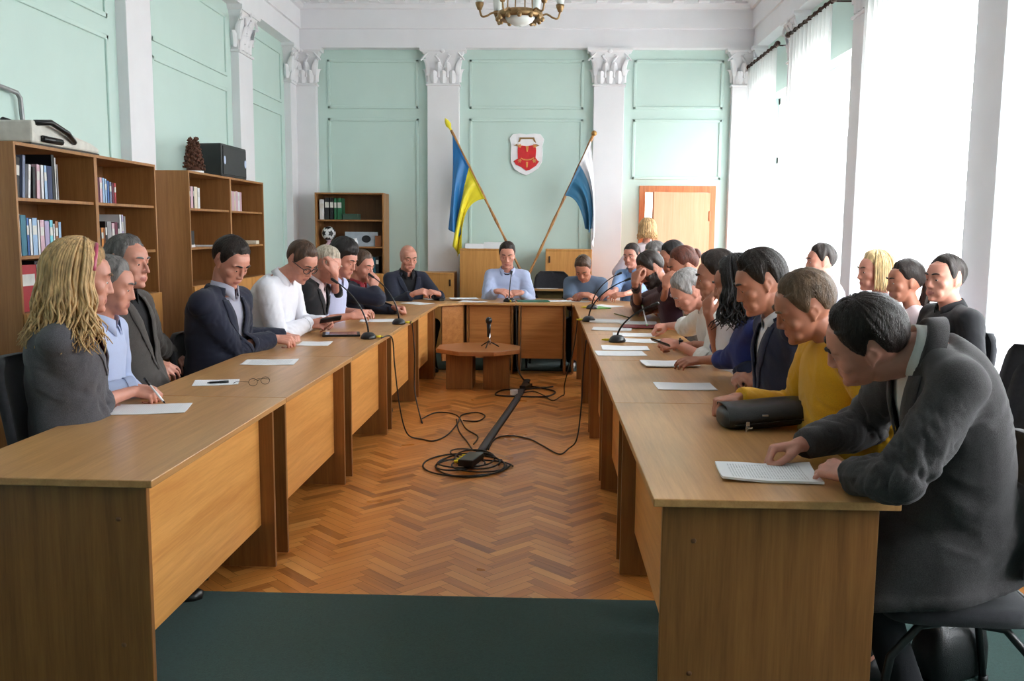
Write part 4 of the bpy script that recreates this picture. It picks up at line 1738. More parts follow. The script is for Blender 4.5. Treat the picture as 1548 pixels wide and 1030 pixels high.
NAVY = cloth('navy suit cloth', srgb(34, 37, 54))
NAVY2 = cloth('dark navy blazer cloth', srgb(36, 40, 56))
DEEPNAVY = cloth('deep navy suit cloth', srgb(28, 34, 60))
GREYJ = cloth('grey jacket cloth', srgb(80, 78, 83), var=.35)
BROWNJ = cloth('brownish grey jacket cloth', srgb(74, 69, 66), var=.25)
COATG = cloth('dark grey wool jacket cloth', srgb(62, 59, 60), var=.3)
BLACKC = cloth('black cloth', srgb(24, 24, 28))
WHITEC = cloth('white shirt cotton', srgb(228, 228, 236), .75, var=.03, bump=.2)
OFFW = cloth('off white shirt cotton', srgb(214, 212, 208), .75, var=.04, bump=.2)
PALEB = cloth('pale blue shirt cotton', srgb(176, 188, 220), .75, var=.05, bump=.2)
LILAC = cloth('lilac blue shirt cotton', srgb(186, 190, 220), .75, var=.05, bump=.2)
BLUEC = cloth('light blue shirt cotton', srgb(128, 156, 196), .75, var=.06, bump=.2)
SLATE = cloth('slate blue T-shirt cotton', srgb(88, 104, 126), .85, var=.08)
PLUM = cloth('dark plum shirt cotton', srgb(58, 32, 48), .8, var=.15)
ROYAL = cloth('royal blue dress cloth', srgb(34, 46, 112), .8, var=.12)
YELLOW = cloth('mustard yellow knit', srgb(214, 158, 22), .9, var=.10, bump=.5, bscale=520, sheen=.2)
REDC = cloth('dark red collar cloth', srgb(150, 36, 48), .8)
PINKW = cloth('pale pink blouse cloth', srgb(226, 208, 212), .8, var=.04, bump=.2)
PATT = cloth('grey patterned blouse cloth', srgb(128, 124, 122), .85, var=.45)
DARKIN = cloth('dark inner collar cloth', srgb(52, 54, 70), .8)
GREYSH = cloth('light grey shirt cotton', srgb(168, 168, 184), .8, var=.05)


def T(x, y, z):
    return np.array(onz(x, y, z))


def Y(x, y, d):
    return np.array(ony(x, y, d))


PP = {}
MALE_REC = [(0, 52), (22, 47), (40, 46), (52, 30), (60, 10), (68, -6), (78, -12), (84, -8), (89, 12), (96, 23), (106, 20), (114, -2), (122, -20), (150, -38), (180, -42)]
FEM = [(0, 42), (30, 40), (48, 26), (60, 8), (74, -2), (84, 2), (100, 0), (115, -10), (140, -34), (180, -40)]

# left row ---------------------------------------------------------------
PP['L1'] = person('woman with long wavy blonde hair writing at the near end of the left row', (124, 423, 3.50), 14, (14, 10, 0), back=.06, s=1.06, sex='f', voxel=.005,
    arms={'R': dict(at=T(234, 594, .795), d=(.9, .25, -.12), n=(.1, -.45, .9), pose='pen', hint=(-.2, -.6, -.8)), },
    top=dict(kind='jacket', m=GREYJ, shirt=REDC, sleeve=.70, v=(.55, .06), lap=.045, amp=.014, collarm=REDC),
    hair=dict(c='blonde', style='short', hl=FEM, top=.022, side=.016, ridge=.003, long=dict(length=.25, az=(66, 180), n=420, wave=.024, r=.0062, top=.050, flare=.022), strands=1800, slen=.05), brow='light', skin='pink', belly=.02, br=1.06)
PP['L2'] = person('grey-haired man in light blue shirt half hidden beyond the blonde woman writing', (166, 434, 4.02), 5, (8, 12, 0), back=.08, s=1.02, skin='pink', voxel=.006,
    arms={'R': dict(at=T(228, 588, .79), d=(.9, .2, -.1), pose='pen')}, top=dict(kind='shirt', m=PALEB, sleeve=1.0, collar=True, cuff=True), hair=dict(c='darkgrey', top=.014, side=.008))
PP['L3'] = person('grey-haired man in brownish grey jacket and black shirt leaning back in his chair', (193, 399, 4.62), -4, (-8, 3, 0), back=-.04, s=1.07, skin='pink', voxel=.005, plen=.53,
    arms={'R': dict(at=T(282, 560, .74) - np.array((.10, 0, -.01)), d=(.85, .35, -.3), n=(0, -.6, .8)), 'L': dict(at=T(300, 545, .70) - np.array((.10, 0, 0)), d=(.8, -.4, -.3))},
    top=dict(kind='jacket', m=BROWNJ, shirt=BLACKC, v=(.22, .075), lap=.05, amp=.015), hair=dict(c='darkgrey', hl=MALE_REC, top=.016, side=.012, sweep=.2, strands=1600), lids=.8, nose=1.25)
PP['L4'] = person('dark-haired man in navy suit looking down and writing beside the man in white shirt', (348, 398, 5.42), -12, (-14, 30, 0), back=.10, s=1.14, skin='pink', voxel=.005, br=1.08, plen=.50,
    arms={'R': dict(at=T(438, 514, .80), d=(.85, .25, -.1), n=(0, -.5, .85), pose='pen', hint=(-.3, -.6, -.7)), 'L': dict(at=T(446, 510, .78), d=(.75, -.6, 0), pose='fist')},
    top=dict(kind='jacket', m=NAVY, shirt=GREYSH, v=(.30, .07), lap=.055, amp=.015), hair=dict(c='dark', top=.020, side=.011, up=4, strands=1500), lids=1.0, belly=.03)
PP['L5'] = person('man in white shirt and black glasses bending over a phone in his hands', (455, 397, 6.22), -8, (-20, 34, 0), back=.26, neck=(.14, .105), s=1.10, skin='pink', voxel=.006, br=1.06, plen=.53,
    arms={'R': dict(at=T(484, 488, .84), d=(.85, .15, .1), n=(-.2, -.7, .6), pose='hold', hint=(-.2, -.7, -.7)), 'L': dict(at=T(500, 485, .85), d=(.7, -.5, .2), n=(.4, .6, .5), pose='hold')},
    top=dict(kind='shirt', m=WHITEC, sleeve=1.0, collar=True, cuff=True, amp=.014, g=.014), hair=dict(c='brown', top=.016, side=.008), lids=1.0)
PP['L6'] = person('pale-haired person in black jacket resting the forehead on one hand', (494, 402, 6.85), -5, (-10, 22, 0), back=.16, neck=(.10, .13), s=1.05, skin='pink', voxel=.007,
    arms={'R': dict(at=Y(503, 396, 6.68), d=(-.15, .1, .95), n=(.8, -.6, .1), pose='hold', elbow=T(508, 468, .80))},
    top=dict(kind='jacket', m=BLACKC, shirt=PINKW, sleeve=.80, v=(.4, .07)), hair=dict(c='salt', top=.02, side=.014), lids=1.0)
PP['L7'] = person('man with thick black hair and pale lilac shirt behind the left microphone', (519, 394, 7.25), -8, (-12, 20, 0), back=.14, neck=(.09, .14), s=1.10, skin='pink', voxel=.0065,
    arms={'R': dict(at=T(548, 475, .84), d=(.7, .4, .1), n=(-.1, -.8, .5), pose='relaxed', hint=(-.2, -.6, -.7)), 'L': dict(at=T(556, 470, .82), d=(.5, -.7, .2), pose='relaxed')},
    top=dict(kind='shirt', m=LILAC, sleeve=.66, collar=True, amp=.006), hair=dict(c='black', top=.045, side=.022, hl=[(0, 26), (25, 28), (42, 24), (58, 14)] + HL_MEN[4:], ridge=.004), lids=1.0)
PP['L8'] = person('man in navy jacket with a red tie raising a hand to his chin', (547, 404, 8.0), -10, (-14, 12, 0), back=.10, s=1.08, plen=.44, skin='pink', voxel=.007,
    arms={'R': dict(at=Y(567, 420, 7.86), d=(.1, .3, .9), n=(.5, -.8, .2), pose='hold', elbow=Y(572, 452, 7.75)), 'L': dict(at=T(611, 466, .81), d=(.95, -.2, -.05), n=(0, .3, .9), pose='fist')},
    top=dict(kind='jacket', m=NAVY2, shirt=REDC, v=(.35, .06)), hair=dict(c='brown', top=.018, side=.01), lids=.8)
PP['L9'] = person('bald man in navy blazer and dark shirt seated at the far left corner table', (617, 391, 9.72), -58, (-2, 14, 0), back=.05, s=1.10, skin='pink', voxel=.007, br=1.0, plen=.45,
    arms={'R': dict(at=Y(640, 440, 9.40), d=(.8, .1, .2), n=(.1, -.5, .8), pose='hold', hint=(-.3, -.2, -.9)), 'L': dict(at=Y(652, 441, 9.42), d=(-.6, -.5, .2), n=(.3, -.3, .9), pose='hold')},
    top=dict(kind='jacket', m=NAVY2, shirt=BLACKC, sleeve=.94, v=(.35, .085)), hair=dict(style='bald', c='light'), lids=.7, belly=.03)
# head table --------------------------------------------------------------
PP['C1'] = person('dark-haired man in pale blue shirt at the middle of the head table under the crest', (767, 387, 9.98), 270, (0, 14, 0), back=.08, s=1.10, skin='pink', voxel=.007, br=.98, plen=.45,
    arms={'R': dict(at=Y(762, 441, 9.62), d=(.95, -.3, -.05), n=(0, -.6, .8), pose='relaxed', hint=(-.35, .3, -.9)), 'L': dict(at=Y(776, 443, 9.66), d=(-.95, -.25, -.05), n=(0, -.6, .8), pose='relaxed', hint=(.35, .3, -.9))},
    top=dict(kind='shirt', m=PALEB, sleeve=1.0, collar=True, band=True, bandm=DARKIN, amp=.014, g=.014, gap=60), hair=dict(c='dark', top=.018, side=.008, up=3), lids=.9)
PP['C2'] = person('man in slate blue T-shirt with his head bowed over the head table', (882, 407, 9.78), 258, (-4, 38, 0), back=.26, neck=(.13, .10), s=1.08, skin='tan', voxel=.007, br=.96, plen=.44,
    arms={'R': dict(at=Y(893, 447, 9.52), d=(.95, -.2, -.05), n=(0, -.4, .9), pose='relaxed', hint=(-.35, .4, -.8)), 'L': dict(at=Y(878, 446, 9.58), d=(-.9, -.3, -.05), n=(0, -.5, .8), pose='relaxed', hint=(.35, .4, -.8))},
    top=dict(kind='t_shirt', m=SLATE, sleeve=.36, band=True, g=.010, flare=.012), hair=dict(c='brown', top=.018, side=.009), lids=1.0)
# right row ---------------------------------------------------------------
PP['R1'] = person('man in light blue shirt at the far right corner below the woman by the door', (955, 388, 10.22), 232, (6, 8, 0), back=.06, s=1.06, skin='pink', voxel=.0075,
    arms={'R': dict(at=Y(918, 443, 9.70), d=(-.9, -.3, -.1), n=(0, -.5, .8), pose='relaxed'), 'L': dict(at=Y(932, 446, 9.55), d=(-.9, .1, -.1), n=(0, -.5, .8), pose='relaxed')},
    top=dict(kind='shirt', m=BLUEC, sleeve=.55, collar=True), hair=dict(c='dark', top=.016, side=.008))
PP['R2'] = person('man with full dark beard propping his bowed forehead on his hand', (984, 409, 7.30), 180, (14, 34, 0), back=.24, neck=(.13, .11), s=1.08, skin='tan', voxel=.0065, plen=.52,
    arms={'L': dict(at=Y(962, 412, 7.16), d=(.12, .2, .95), n=(-.7, -.7, .1), pose='hold', elbow=T(966, 466, .80)), 'R': dict(at=Y(968, 414, 7.48), d=(.1, -.1, .95), n=(-.8, .5, .1), pose='hold', elbow=T(962, 458, .80))},
    top=dict(kind='shirt', m=PLUM, sleeve=.56, collar=True), hair=dict(c='dark', top=.022, side=.012, up=2, beard='dark'), lids=1.0)
PP['R3'] = person('dark-haired person in grey shirt mostly hidden behind the bearded man', (990, 389, 8.7), 182, (6, 14, 0), back=.10, s=1.07, skin='tan', voxel=.008,
    top=dict(kind='shirt', m=GREYSH, sleeve=.6, collar=True), hair=dict(c='darkgrey', top=.018, side=.01))
PP['R4'] = person('black-haired man in dark shirt seated between the bearded man and the woman with bun', (1017, 391, 7.9), 180, (4, 16, 0), back=.10, s=1.08, skin='tan', voxel=.008,
    top=dict(kind='shirt', m=BLACKC, sleeve=1.0, collar=True), hair=dict(c='black', top=.02, side=.01))
PP['R5'] = person('woman with reddish brown hair in a bun leaning her cheek on her hand', (1033, 404, 6.72), 180, (8, 20, 0), back=.16, neck=(.09, .13), s=1.06, sex='f', skin='tan', voxel=.007,
    arms={'L': dict(at=Y(1010, 416, 6.60), d=(.15, .1, .95), n=(-.6, -.8, .1), pose='hold', elbow=T(1000, 470, .80)), 'R': dict(at=T(975, 470, .80), d=(-.9, .2, -.1), pose='relaxed')},
    top=dict(kind='blouse', m=PATT, sleeve=.45, band=True, bandm=WHITEC), hair=dict(c='red', hl=FEM, top=.02, side=.014, bun=((0, -.115, .055), (.042, .034, .040))), lids=1.0, brow='dark')
PP['R6'] = person('grey-haired man in white shirt with rolled sleeves bending over his papers', (1041, 441, 5.72), 182, (4, 38, -14), back=.26, neck=(.14, .09), s=1.06, skin='pink', voxel=.006, plen=.53, br=1.05,
    arms={'L': dict(at=T(1002, 520, .81), d=(-.95, .25, -.05), n=(0, -.75, .6), pose='pen', hint=(.2, -.7, -.7)), 'R': dict(at=T(992, 494, .82), d=(-.9, -.1, -.05), n=(0, -.2, .9), pose='pen', hint=(.2, .7, -.7))},
    top=dict(kind='shirt', m=OFFW, sleeve=.62, collar=True, cuff=True, amp=.014, g=.014, flare=.012), hair=dict(c='grey', top=.016, side=.012), lids=1.0)
PP['R7'] = person('dark-haired woman in white blouse resting her chin on one hand', (1083, 421, 5.0), 178, (-4, 10, 0), back=.14, neck=(.09, .13), s=1.05, sex='f', skin='tan', voxel=.006,
    arms={'L': dict(at=Y(1070, 452, 4.92), d=(-.05, .1, .95), n=(-.75, -.6, .1), pose='hold', elbow=T(1088, 540, .80))},
    top=dict(kind='blouse', m=WHITEC, sleeve=.35, band=True), hair=dict(c='dark', hl=FEM, top=.026, side=.018, bun=((0, -.118, .01), (.045, .035, .045))), lids=.8)
PP['R8'] = person('woman with long curly black hair and royal blue sleeve, hand on a sheet of paper', (1112, 432, 4.55), 172, (-14, 12, 0), back=.12, neck=(.08, .135), s=1.05, sex='f', skin='tan', voxel=.006,
    arms={'L': dict(at=T(1036, 546, .80), d=(-.95, .12, -.08), n=(0, -.45, .9), pose='relaxed', hint=(.3, -.5, -.8)), 'R': dict(at=T(1030, 520, .79), d=(-.9, 0, 0), pose='relaxed')},
    top=dict(kind='dress_top', m=ROYAL, sleeve=.62, band=True, amp=.006), hair=dict(c='black', hl=FEM, top=.022, side=.018, long=dict(length=.20, az=(62, 180), n=260, wave=.030, r=.0065, top=.04, flare=.02)), lids=.9)
PP['R9'] = person('dark-haired man in deep navy suit and white shirt with folded arms', (1150, 431, 4.05), 184, (-4, 20, 0), back=.14, neck=(.10, .135), s=1.07, skin='tan', voxel=.005, br=1.06, plen=.53,
    arms={'L': dict(at=T(1130, 578, .80) + np.array((.02, .02, .02)), d=(-.35, .9, .1), n=(-.7, -.2, .7), pose='relaxed', hint=(.5, -.7, -.5)), 'R': dict(at=T(1118, 572, .81), d=(-.1, -.95, .1), n=(-.6, .1, .8), pose='relaxed', hint=(.4, .7, -.5))},
    top=dict(kind='jacket', m=DEEPNAVY, shirt=WHITEC, v=(.30, .065), lap=.055, amp=.015), hair=dict(c='dark', top=.026, side=.012, sweep=.25, strands=1900, slen=.045), lids=1.0)
PP['R10'] = person('man with short light brown hair and mustard yellow sweater behind the black bag', (1217, 466, 3.40), 184, (-10, 24, -14), back=.13, neck=(.115, .105), s=1.07, skin='tan', voxel=.005, plen=.53,
    arms={'R': dict(at=T(1084, 607, .825), d=(-.93, -.32, -.10), n=(-.1, .05, .95), pose='fist', hint=(.3, .5, -.8)), 'L': dict(at=np.array((.92, 3.28, .70)), d=(-.6, .7, -.1), pose='relaxed', hint=(.5, -.6, -.5))},
    top=dict(kind='sweater', m=YELLOW, sleeve=1.0, band=True, amp=.012, g=.014), hair=dict(c='light', top=.013, side=.008, strands=2200, slen=.022, ridge=.0012, up=2), lids=1.0)


def coat_hem(mb, k):
    rings = []
    for z, a, b, dx, sl in ((k.P[2] + .20, .15, .18, -.02, 0), (k.P[2] + .10, .20, .215, .01, 0), (k.P[2] + .02, .27, .225, .07, .02), (k.P[2] - .08, .30, .235, .10, .05), (.47, .305, .245, .10, .06), (.44, .305, .248, .10, .06)):
        t = np.linspace(0, 2 * PI, 60, endpoint=False)
        w = 1 + .026 * np.sin(t * 8 + 1) * max(0, min(1, (k.P[2] + .1 - z) * 5))
        R_ = np.array((k.P[0], k.P[1], z)) + k.f * dx + (np.sin(t) * a * w)[:, None] * k.f + (np.cos(t) * b * w)[:, None] * k.rp
        R_[:, 2] -= sl * np.sin(t)
        rings.append(R_)
    mb.loft(rings)


PP['R11'] = person('man in dark grey jacket leaning over pages at the near end of the right row', (1309, 521, 2.70), 176, (-20, 20, -26), lat=.06, back=.31, neck=(.160, .015), s=1.09, skin='pink', voxel=.0045, br=1.04, plen=.57, bulge=.075,
    arms={'R': dict(at=T(1168, 678, .80), d=(-.95, -.05, -.12), n=(-.1, .2, .95), pose='pinch', hint=(.3, .7, -.6)),
          'L': dict(at=np.array((.86, 2.70, .80)), d=(-.35, .93, .0), n=(-.4, -.2, .9), pose='relaxed', elbow=np.array((.98, 2.44, .835)))},
    top=dict(kind='jacket', m=COATG, shirt=OFFW, v=(.25, .07), lap=.06, amp=.018), hem=coat_hem, knees={1: ((.97, 2.98, .50), (1.10, 2.96, .09)), -1: ((.98, 2.68, .50), (1.13, 2.66, .09))}, hair=dict(c='dark', top=.020, side=.010, sweep=.35, strands=2600, slen=.045), lids=.9, belly=.04)
# along the windows --------------------------------------------------------
PP['B1'] = person('dark-haired man in grey sitting by the second window, only his head showing', (1240, 397, 7.05), 184, (-4, 2, 0), back=0, s=1.03, skin='pink', voxel=.008, top=dict(kind='shirt', m=GREYSH, sleeve=1.0, collar=True), hair=dict(c='dark', top=.018, side=.01))
PP['B2'] = person('blonde woman with a straight bob sitting in front of the wide curtain', (1322, 412, 5.95), 184, (2, 2, 0), back=0, s=1.02, sex='f', skin='pink', voxel=.007, top=dict(kind='blouse', m=GREYSH, sleeve=.7, band=True),
    hair=dict(c='paleblonde', hl=FEM, top=.02, side=.014, long=dict(length=.12, az=(66, 180), n=260, wave=.003, r=.0065, top=.03, flare=.0)), brow='light')
PP['B3'] = person('young woman with dark ponytail between the blonde bob woman and the man in black', (1368, 428, 5.42), 182, (0, 4, 0), back=0, s=.98, sex='f', skin='tan', voxel=.007, top=dict(kind='blouse', m=PINKW, sleeve=.4, band=True),
    hair=dict(c='dark', hl=FEM, top=.018, side=.013, tail=(((0, -.105, .03), (0, -.135, .0), (.01, -.135, -.06), (.015, -.12, -.13), (.02, -.11, -.19)), (.02, .028, .026, .02, .006))))
PP['B4'] = person('man in black shirt sitting upright with his back to the window pier', (1428, 424, 4.98), 186, (14, 0, 0), back=-.01, s=1.02, skin='pink', voxel=.006, br=1.1, arms={'R': dict(at=Y(1392, 497, 5.0) + np.array((-.06, 0, -.02)), d=(-.5, -.6, .4), n=(-.6, .1, .6), pose='relaxed')},
    top=dict(kind='shirt', m=BLACKC, sleeve=.9, collar=True, gap=44), hair=dict(c='dark', top=.014, side=.008, hl=MALE_REC), lids=.7)
PP['W'] = person('blonde woman in pale pink blouse standing at the open door with her back turned', (979, 349, 10.55), 76, (0, 6, 0), back=.03, s=1.04, sex='f', skin='pink', voxel=.008, stand=True, arms={'L': dict(at=(.98, 10.85, 1.0), d=(0, .9, -.2)), 'R': dict(at=(1.42, 10.62, .92), d=(.1, .3, -.9))},
    top=dict(kind='blouse', m=PINKW, sleeve=.75, band=True), hair=dict(c='blonde', hl=FEM, top=.022, side=.016, long=dict(length=.10, az=(70, 180), n=240, wave=.012, r=.007, top=.03, flare=.01)))

# ------------------------------------------------------------------ their chairs
CHL = {'L1': 'blonde woman writing', 'L2': 'man in light blue shirt', 'L3': 'man leaning back', 'L4': 'man in navy suit on the left', 'L5': 'man with glasses and white shirt', 'L6': 'person in black jacket', 'L7': 'man with thick black hair',
       'L8': 'man with the red tie', 'L9': 'bald man', 'C1': 'man below the crest', 'C2': 'man in slate blue T-shirt', 'R1': 'man at the far right corner', 'R2': 'bearded man', 'R3': 'person hidden behind the bearded man', 'R4': 'black-haired man in dark shirt',
       'R5': 'woman with the reddish bun', 'R6': 'grey-haired man in white shirt', 'R7': 'woman resting her chin', 'R8': 'woman with royal blue sleeve', 'R9': 'man with folded arms', 'R10': 'man in yellow sweater', 'R11': 'man in dark grey jacket, its legs showing below the coat',
       'B1': 'man by the second window', 'B2': 'blonde woman by the curtain', 'B3': 'woman with the ponytail', 'B4': 'man in black shirt by the pier'}
for k_, t in CHL.items():
    k = PP[k_]
    h = math.degrees(math.atan2(k.f[1], k.f[0]))
    q = k.P + k.f * .035
    place_chair(q[0], q[1], h, 'black conference chair under the ' + t, min(max(k.seat, .40), .52))
place_chair(2.10, 4.42, 176, 'empty black chair behind the man in dark grey jacket, second from the right edge', .47)
place_chair(2.09, 4.05, 200, 'empty black chair cut by the right edge of the picture', .45)
place_chair(.10, 10.36, 268, 'empty black chair at the head table between two seated men', .50)
# ------------------------------------------------------------------ papers on the tables
def paper_mat(name, text):
    m = bpy.data.materials.new(name)
    m.use_nodes = True
    nt = m.node_tree
    b = nt.nodes['Principled BSDF']
    b.inputs['Roughness'].default_value = .7
    tc = nt.nodes.new('ShaderNodeTexCoord')
    sx = nt.nodes.new('ShaderNodeSeparateXYZ')
    nt.links.new(tc.outputs['Object'], sx.inputs[0])

    def mth(op, a, bb=None):
        n = nt.nodes.new('ShaderNodeMath')
        n.operation = op
        for i, v in enumerate((a, bb)):
            if v is None:
                continue
            if isinstance(v, (int, float)):
                n.inputs[i].default_value = v
            else:
                nt.links.new(v, n.inputs[i])
        return n.outputs[0]
    line = mth('GREATER_THAN', mth('SINE', mth('MULTIPLY', sx.outputs[1], 2 * PI / .0085)), .15)
    inx = mth('LESS_THAN', mth('ABSOLUTE', sx.outputs[0]), .082)
    iny = mth('LESS_THAN', mth('ABSOLUTE', sx.outputs[1]), .115)
    mp = nt.nodes.new('ShaderNodeMapping')
    mp.inputs['Scale'].default_value = (150, 12, 1)
    nt.links.new(tc.outputs['Object'], mp.inputs[0])
    nz = nt.nodes.new('ShaderNodeTexNoise')
    nz.inputs['Scale'].default_value = 1.6
    nt.links.new(mp.outputs[0], nz.inputs['Vector'])
    wd = mth('GREATER_THAN', nz.outputs['Fac'], .46)
    k = mth('MULTIPLY', mth('MULTIPLY', line, wd), mth('MULTIPLY', inx, iny))
    k = mth('MULTIPLY', k, text)
    mx = nt.nodes.new('ShaderNodeMix')
    mx.data_type = 'RGBA'
    mx.inputs[6].default_value = (.82, .82, .84, 1)
    mx.inputs[7].default_value = (.16, .16, .18, 1)
    nt.links.new(k, mx.inputs[0])
    nt.links.new(mx.outputs[2], b.inputs['Base Color'])
    return m


PRINT = paper_mat('printed paper', .45)
BLANK = paper_mat('plain paper', .10)
PGRP = 'papers on the tables'


def paper(label, p, rz, w=.21, h=.297, t=.0016, m=None, curl=.004, seed=0, grp=PGRP):
    rg = np.random.default_rng(seed + int(abs(p[0] * 1000) + abs(p[1]) * 100))
    mb = MB()
    n = 9
    xs, ys_ = np.linspace(-w / 2, w / 2, n), np.linspace(-h / 2, h / 2, n)
    a, b = rg.uniform(-1, 1, 2)
    top = np.array([[(x, y, t + curl * (.5 + .5 * a * (x / w * 2) ** 1 * (y / h * 2)) * ((abs(x) / w * 2) ** 2 * (abs(y) / h * 2)) + 0 * b) for x in xs] for y in ys_])
    bot = top.copy()
    bot[..., 2] = np.maximum(top[..., 2] - max(t, .0006), 0.0003)
    mb.grid(top)
    mb.grid(bot[::-1])
    for e0, e1 in ((top[0], bot[0]), (top[-1], bot[-1]), (top[:, 0], bot[:, 0]), (top[:, -1], bot[:, -1])):
        mb.grid(np.array([e0, e1]))
    o = mb.build('paper_sheet' if t < .004 else 'paper_pile', m or BLANK)
    o.location = (p[0], p[1], p[2])
    o.rotation_euler = (0, 0, rz)
    return tag(o, label, 'paper', grp)


Z = ZT + .0006
paper('sheet of paper under the hand of the blonde woman writing', T(228, 619, Z), -1.35, m=BLANK)
paper('small white sheet lying with a black pen on the second left desk', T(327, 579, Z), -1.30, .16, .21, m=BLANK)
paper('large white sheet on the left row before the man in navy suit', T(408, 548, Z), -1.45, .21, .29, m=PRINT)
paper('sheet under the hand of the navy suited man writing on the left', T(476, 520, Z), -1.5, .21, .20)
paper('white sheet beside the second left microphone', T(572, 485, Z), -1.45, .21, .297)
paper('sheets between the bald man and the man in navy jacket', T(630, 459, Z), .9, .21, .297)
paper('sheet under the hands of the bald man', T(655, 452, Z), .3, .21, .297, t=.004)
paper('white sheet at the left end of the head table, partly over its edge', Y(701, 451.5, 9.62), .2, .297, .21)
paper('white sheet hanging over the front edge of the head table', np.array((-.72, 9.42, ZT + .0022)), -.2, .28, .20)
paper('white sheet right of the centre of the head table', np.array((.13, 9.62, Z)), .2, .297, .21)
paper('white sheet at the right end of the head table', np.array((.38, 9.60, Z)), -.3, .25, .20)
paper('sheet on the small desk behind the empty chair', np.array((.05, 10.60, .8226)), .1, .25, .2, grp='sheets away from the tables')
R_ = [((916, 463), .8, .002, 'printed sheets by the far microphones on the right row'), ((922, 487), 1.3, .012, 'thick paper pile standing out near the far microphone on the right row'), ((965, 489), 1.5, .006, 'paper pile beside the hands of the woman with bun'),
      ((925, 498), 1.45, .003, 'long white sheet behind the largest right microphone'), ((958, 507), 1.5, .003, 'white sheet under the hands of the grey-haired man in white shirt'), ((975, 516), 1.4, .002, 'white sheet right of the largest microphone base'),
      ((945, 527), 1.55, .004, 'white sheet in front of the largest right microphone'), ((938, 535), 1.62, .002, 'white sheet lowest at the aisle edge before the largest microphone')]
for (q, rz, t, l) in R_:
    paper(l, T(q[0], q[1], Z + (.0 if t < .01 else .0)), rz, t=t, seed=q[0])
paper('printed sheet under the fingers of the woman with royal blue sleeve', T(1012, 551, Z + .004), 1.66, .21, .30, m=PRINT, t=.005, curl=.01)
paper('white sheet lying alone between the two navy sleeves and the desk joint', T(1035, 585, Z), 1.58, .20, .28, m=BLANK, t=.003)
paper('printed pages in front of the man in dark grey jacket at the near desk', T(1160, 717, Z), 1.50, .21, .297, m=PRINT, t=.007, curl=.012)
paper('left low paper pile on top of the taller cabinet', np.array((-.83, 11.0, 1.2705)), .1, .22, .30, t=.055, grp='paper piles on the cabinet')
paper('right higher paper pile on top of the taller cabinet', np.array((-.57, 11.0, 1.2705)), -.1, .24, .30, t=.075, grp='paper piles on the cabinet')

# small things on the tables
BLK = mat('black plastic', srgb(22, 22, 24), .35, var=.15)
MET = mat('black metal', srgb(26, 26, 28), .3, metal=.4)
YEL = mat('yellow plug plastic', srgb(226, 206, 40), .4)
SILV = mat('silver metal', srgb(190, 190, 192), .25, metal=.9, var=.05)
GREEN = mat('green plastic', srgb(60, 190, 70), .4)
WPL = mat('white plastic', srgb(226, 226, 230), .35, var=.03)


def pen(label, p0, p1, body, tip, r=.0045):
    c = (np.array(p0) + np.array(p1)) / 2
    t = thing('pen', label, 'pen', c)
    m = MB()
    d = nrm(np.array(p1) - p0)
    m.cone(np.array(p0) + d * .012, p1, r, r, n=12)
    m.build('barrel', body, t, smooth=True, origin=c)
    m = MB()
    m.cone(p0, np.array(p0) + d * .013, .0012, r, n=12)
    m.build('tip', tip, t, smooth=True, origin=c)
    m = MB()
    m.cone(np.array(p1) - d * .04, np.array(p1) + d * .002, r * 1.25, r * 1.2, n=12)
    m.build('cap', tip, t, smooth=True, origin=c)


pen('black pen lying on the small white sheet', T(313, 579, Z + .008), T(345, 577, Z + .008), BLK, BLK, .005)
k = PP['L1']
w = np.array(T(234, 594, .80))
pen('white pen held by the blonde woman writing', w + np.array((.045, -.005, -.045)), w + np.array((-.055, .03, .055)), WPL, BLK)
pen('green and white pen held up by the grey-haired man in white shirt', T(978, 492, .80), T(971, 462, .86), WPL, GREEN, .006)
pen('thin dark pen across the papers of the right row near the far microphone', T(928, 474, Z + .004), T(950, 480, Z + .004), mat('olive plastic', srgb(110, 120, 40), .4), BLK)
# spectacles
c = np.array(T(392, 583, Z))
t = thing('spectacles', 'thin wire spectacles lying on the second left desk beside the small sheet', 'spectacles', c)
for s in (-1, 1):
    m = MB()
    a = np.linspace(0, 2 * PI, 20)
    m.tube([(s * .034 + .024 * math.cos(q), .004 * math.sin(q), .020 + .017 * math.sin(q)) for q in a], .0012, n=6, caps=False)
    m.build('rim', MET, t, smooth=True)
    m = MB()
    m.tube([(s * .059, 0, .024), (s * .062, .05, .020), (s * .060, .10, .014), (s * .058, .13, .003)], .0012, n=6)
    m.build('temple', MET, t, smooth=True)
m = MB()
m.tube([(-.010, 0, .024), (0, -.002, .028), (.010, 0, .024)], .0012, n=6)
m.build('bridge', MET, t, smooth=True)
t.rotation_euler = (0, 0, .9)
# glasses on the man in white shirt
k = PP['L5']
m = MB()
for s in (-1, 1):
    a = np.linspace(0, 2 * PI, 22)
    m.tube([k.headp(s * .034 + .027 * math.cos(q), .101 - .010 * abs(math.cos(q)) * (1 if s * math.cos(q) > 0 else .2), .004 + .019 * math.sin(q)) for q in a], .0032, n=6, caps=False)
    m.tube([k.headp(s * .060, .094, .010), k.headp(s * .073, .06, .012), k.headp(s * .078, .0, .010)], .0030, n=6)
m.tube([k.headp(-.008, .103, .008), k.headp(0, .105, .010), k.headp(.008, .103, .008)], .003, n=6)
o = m.build('glasses', BLK, k.root, smooth=True, origin=k.org)
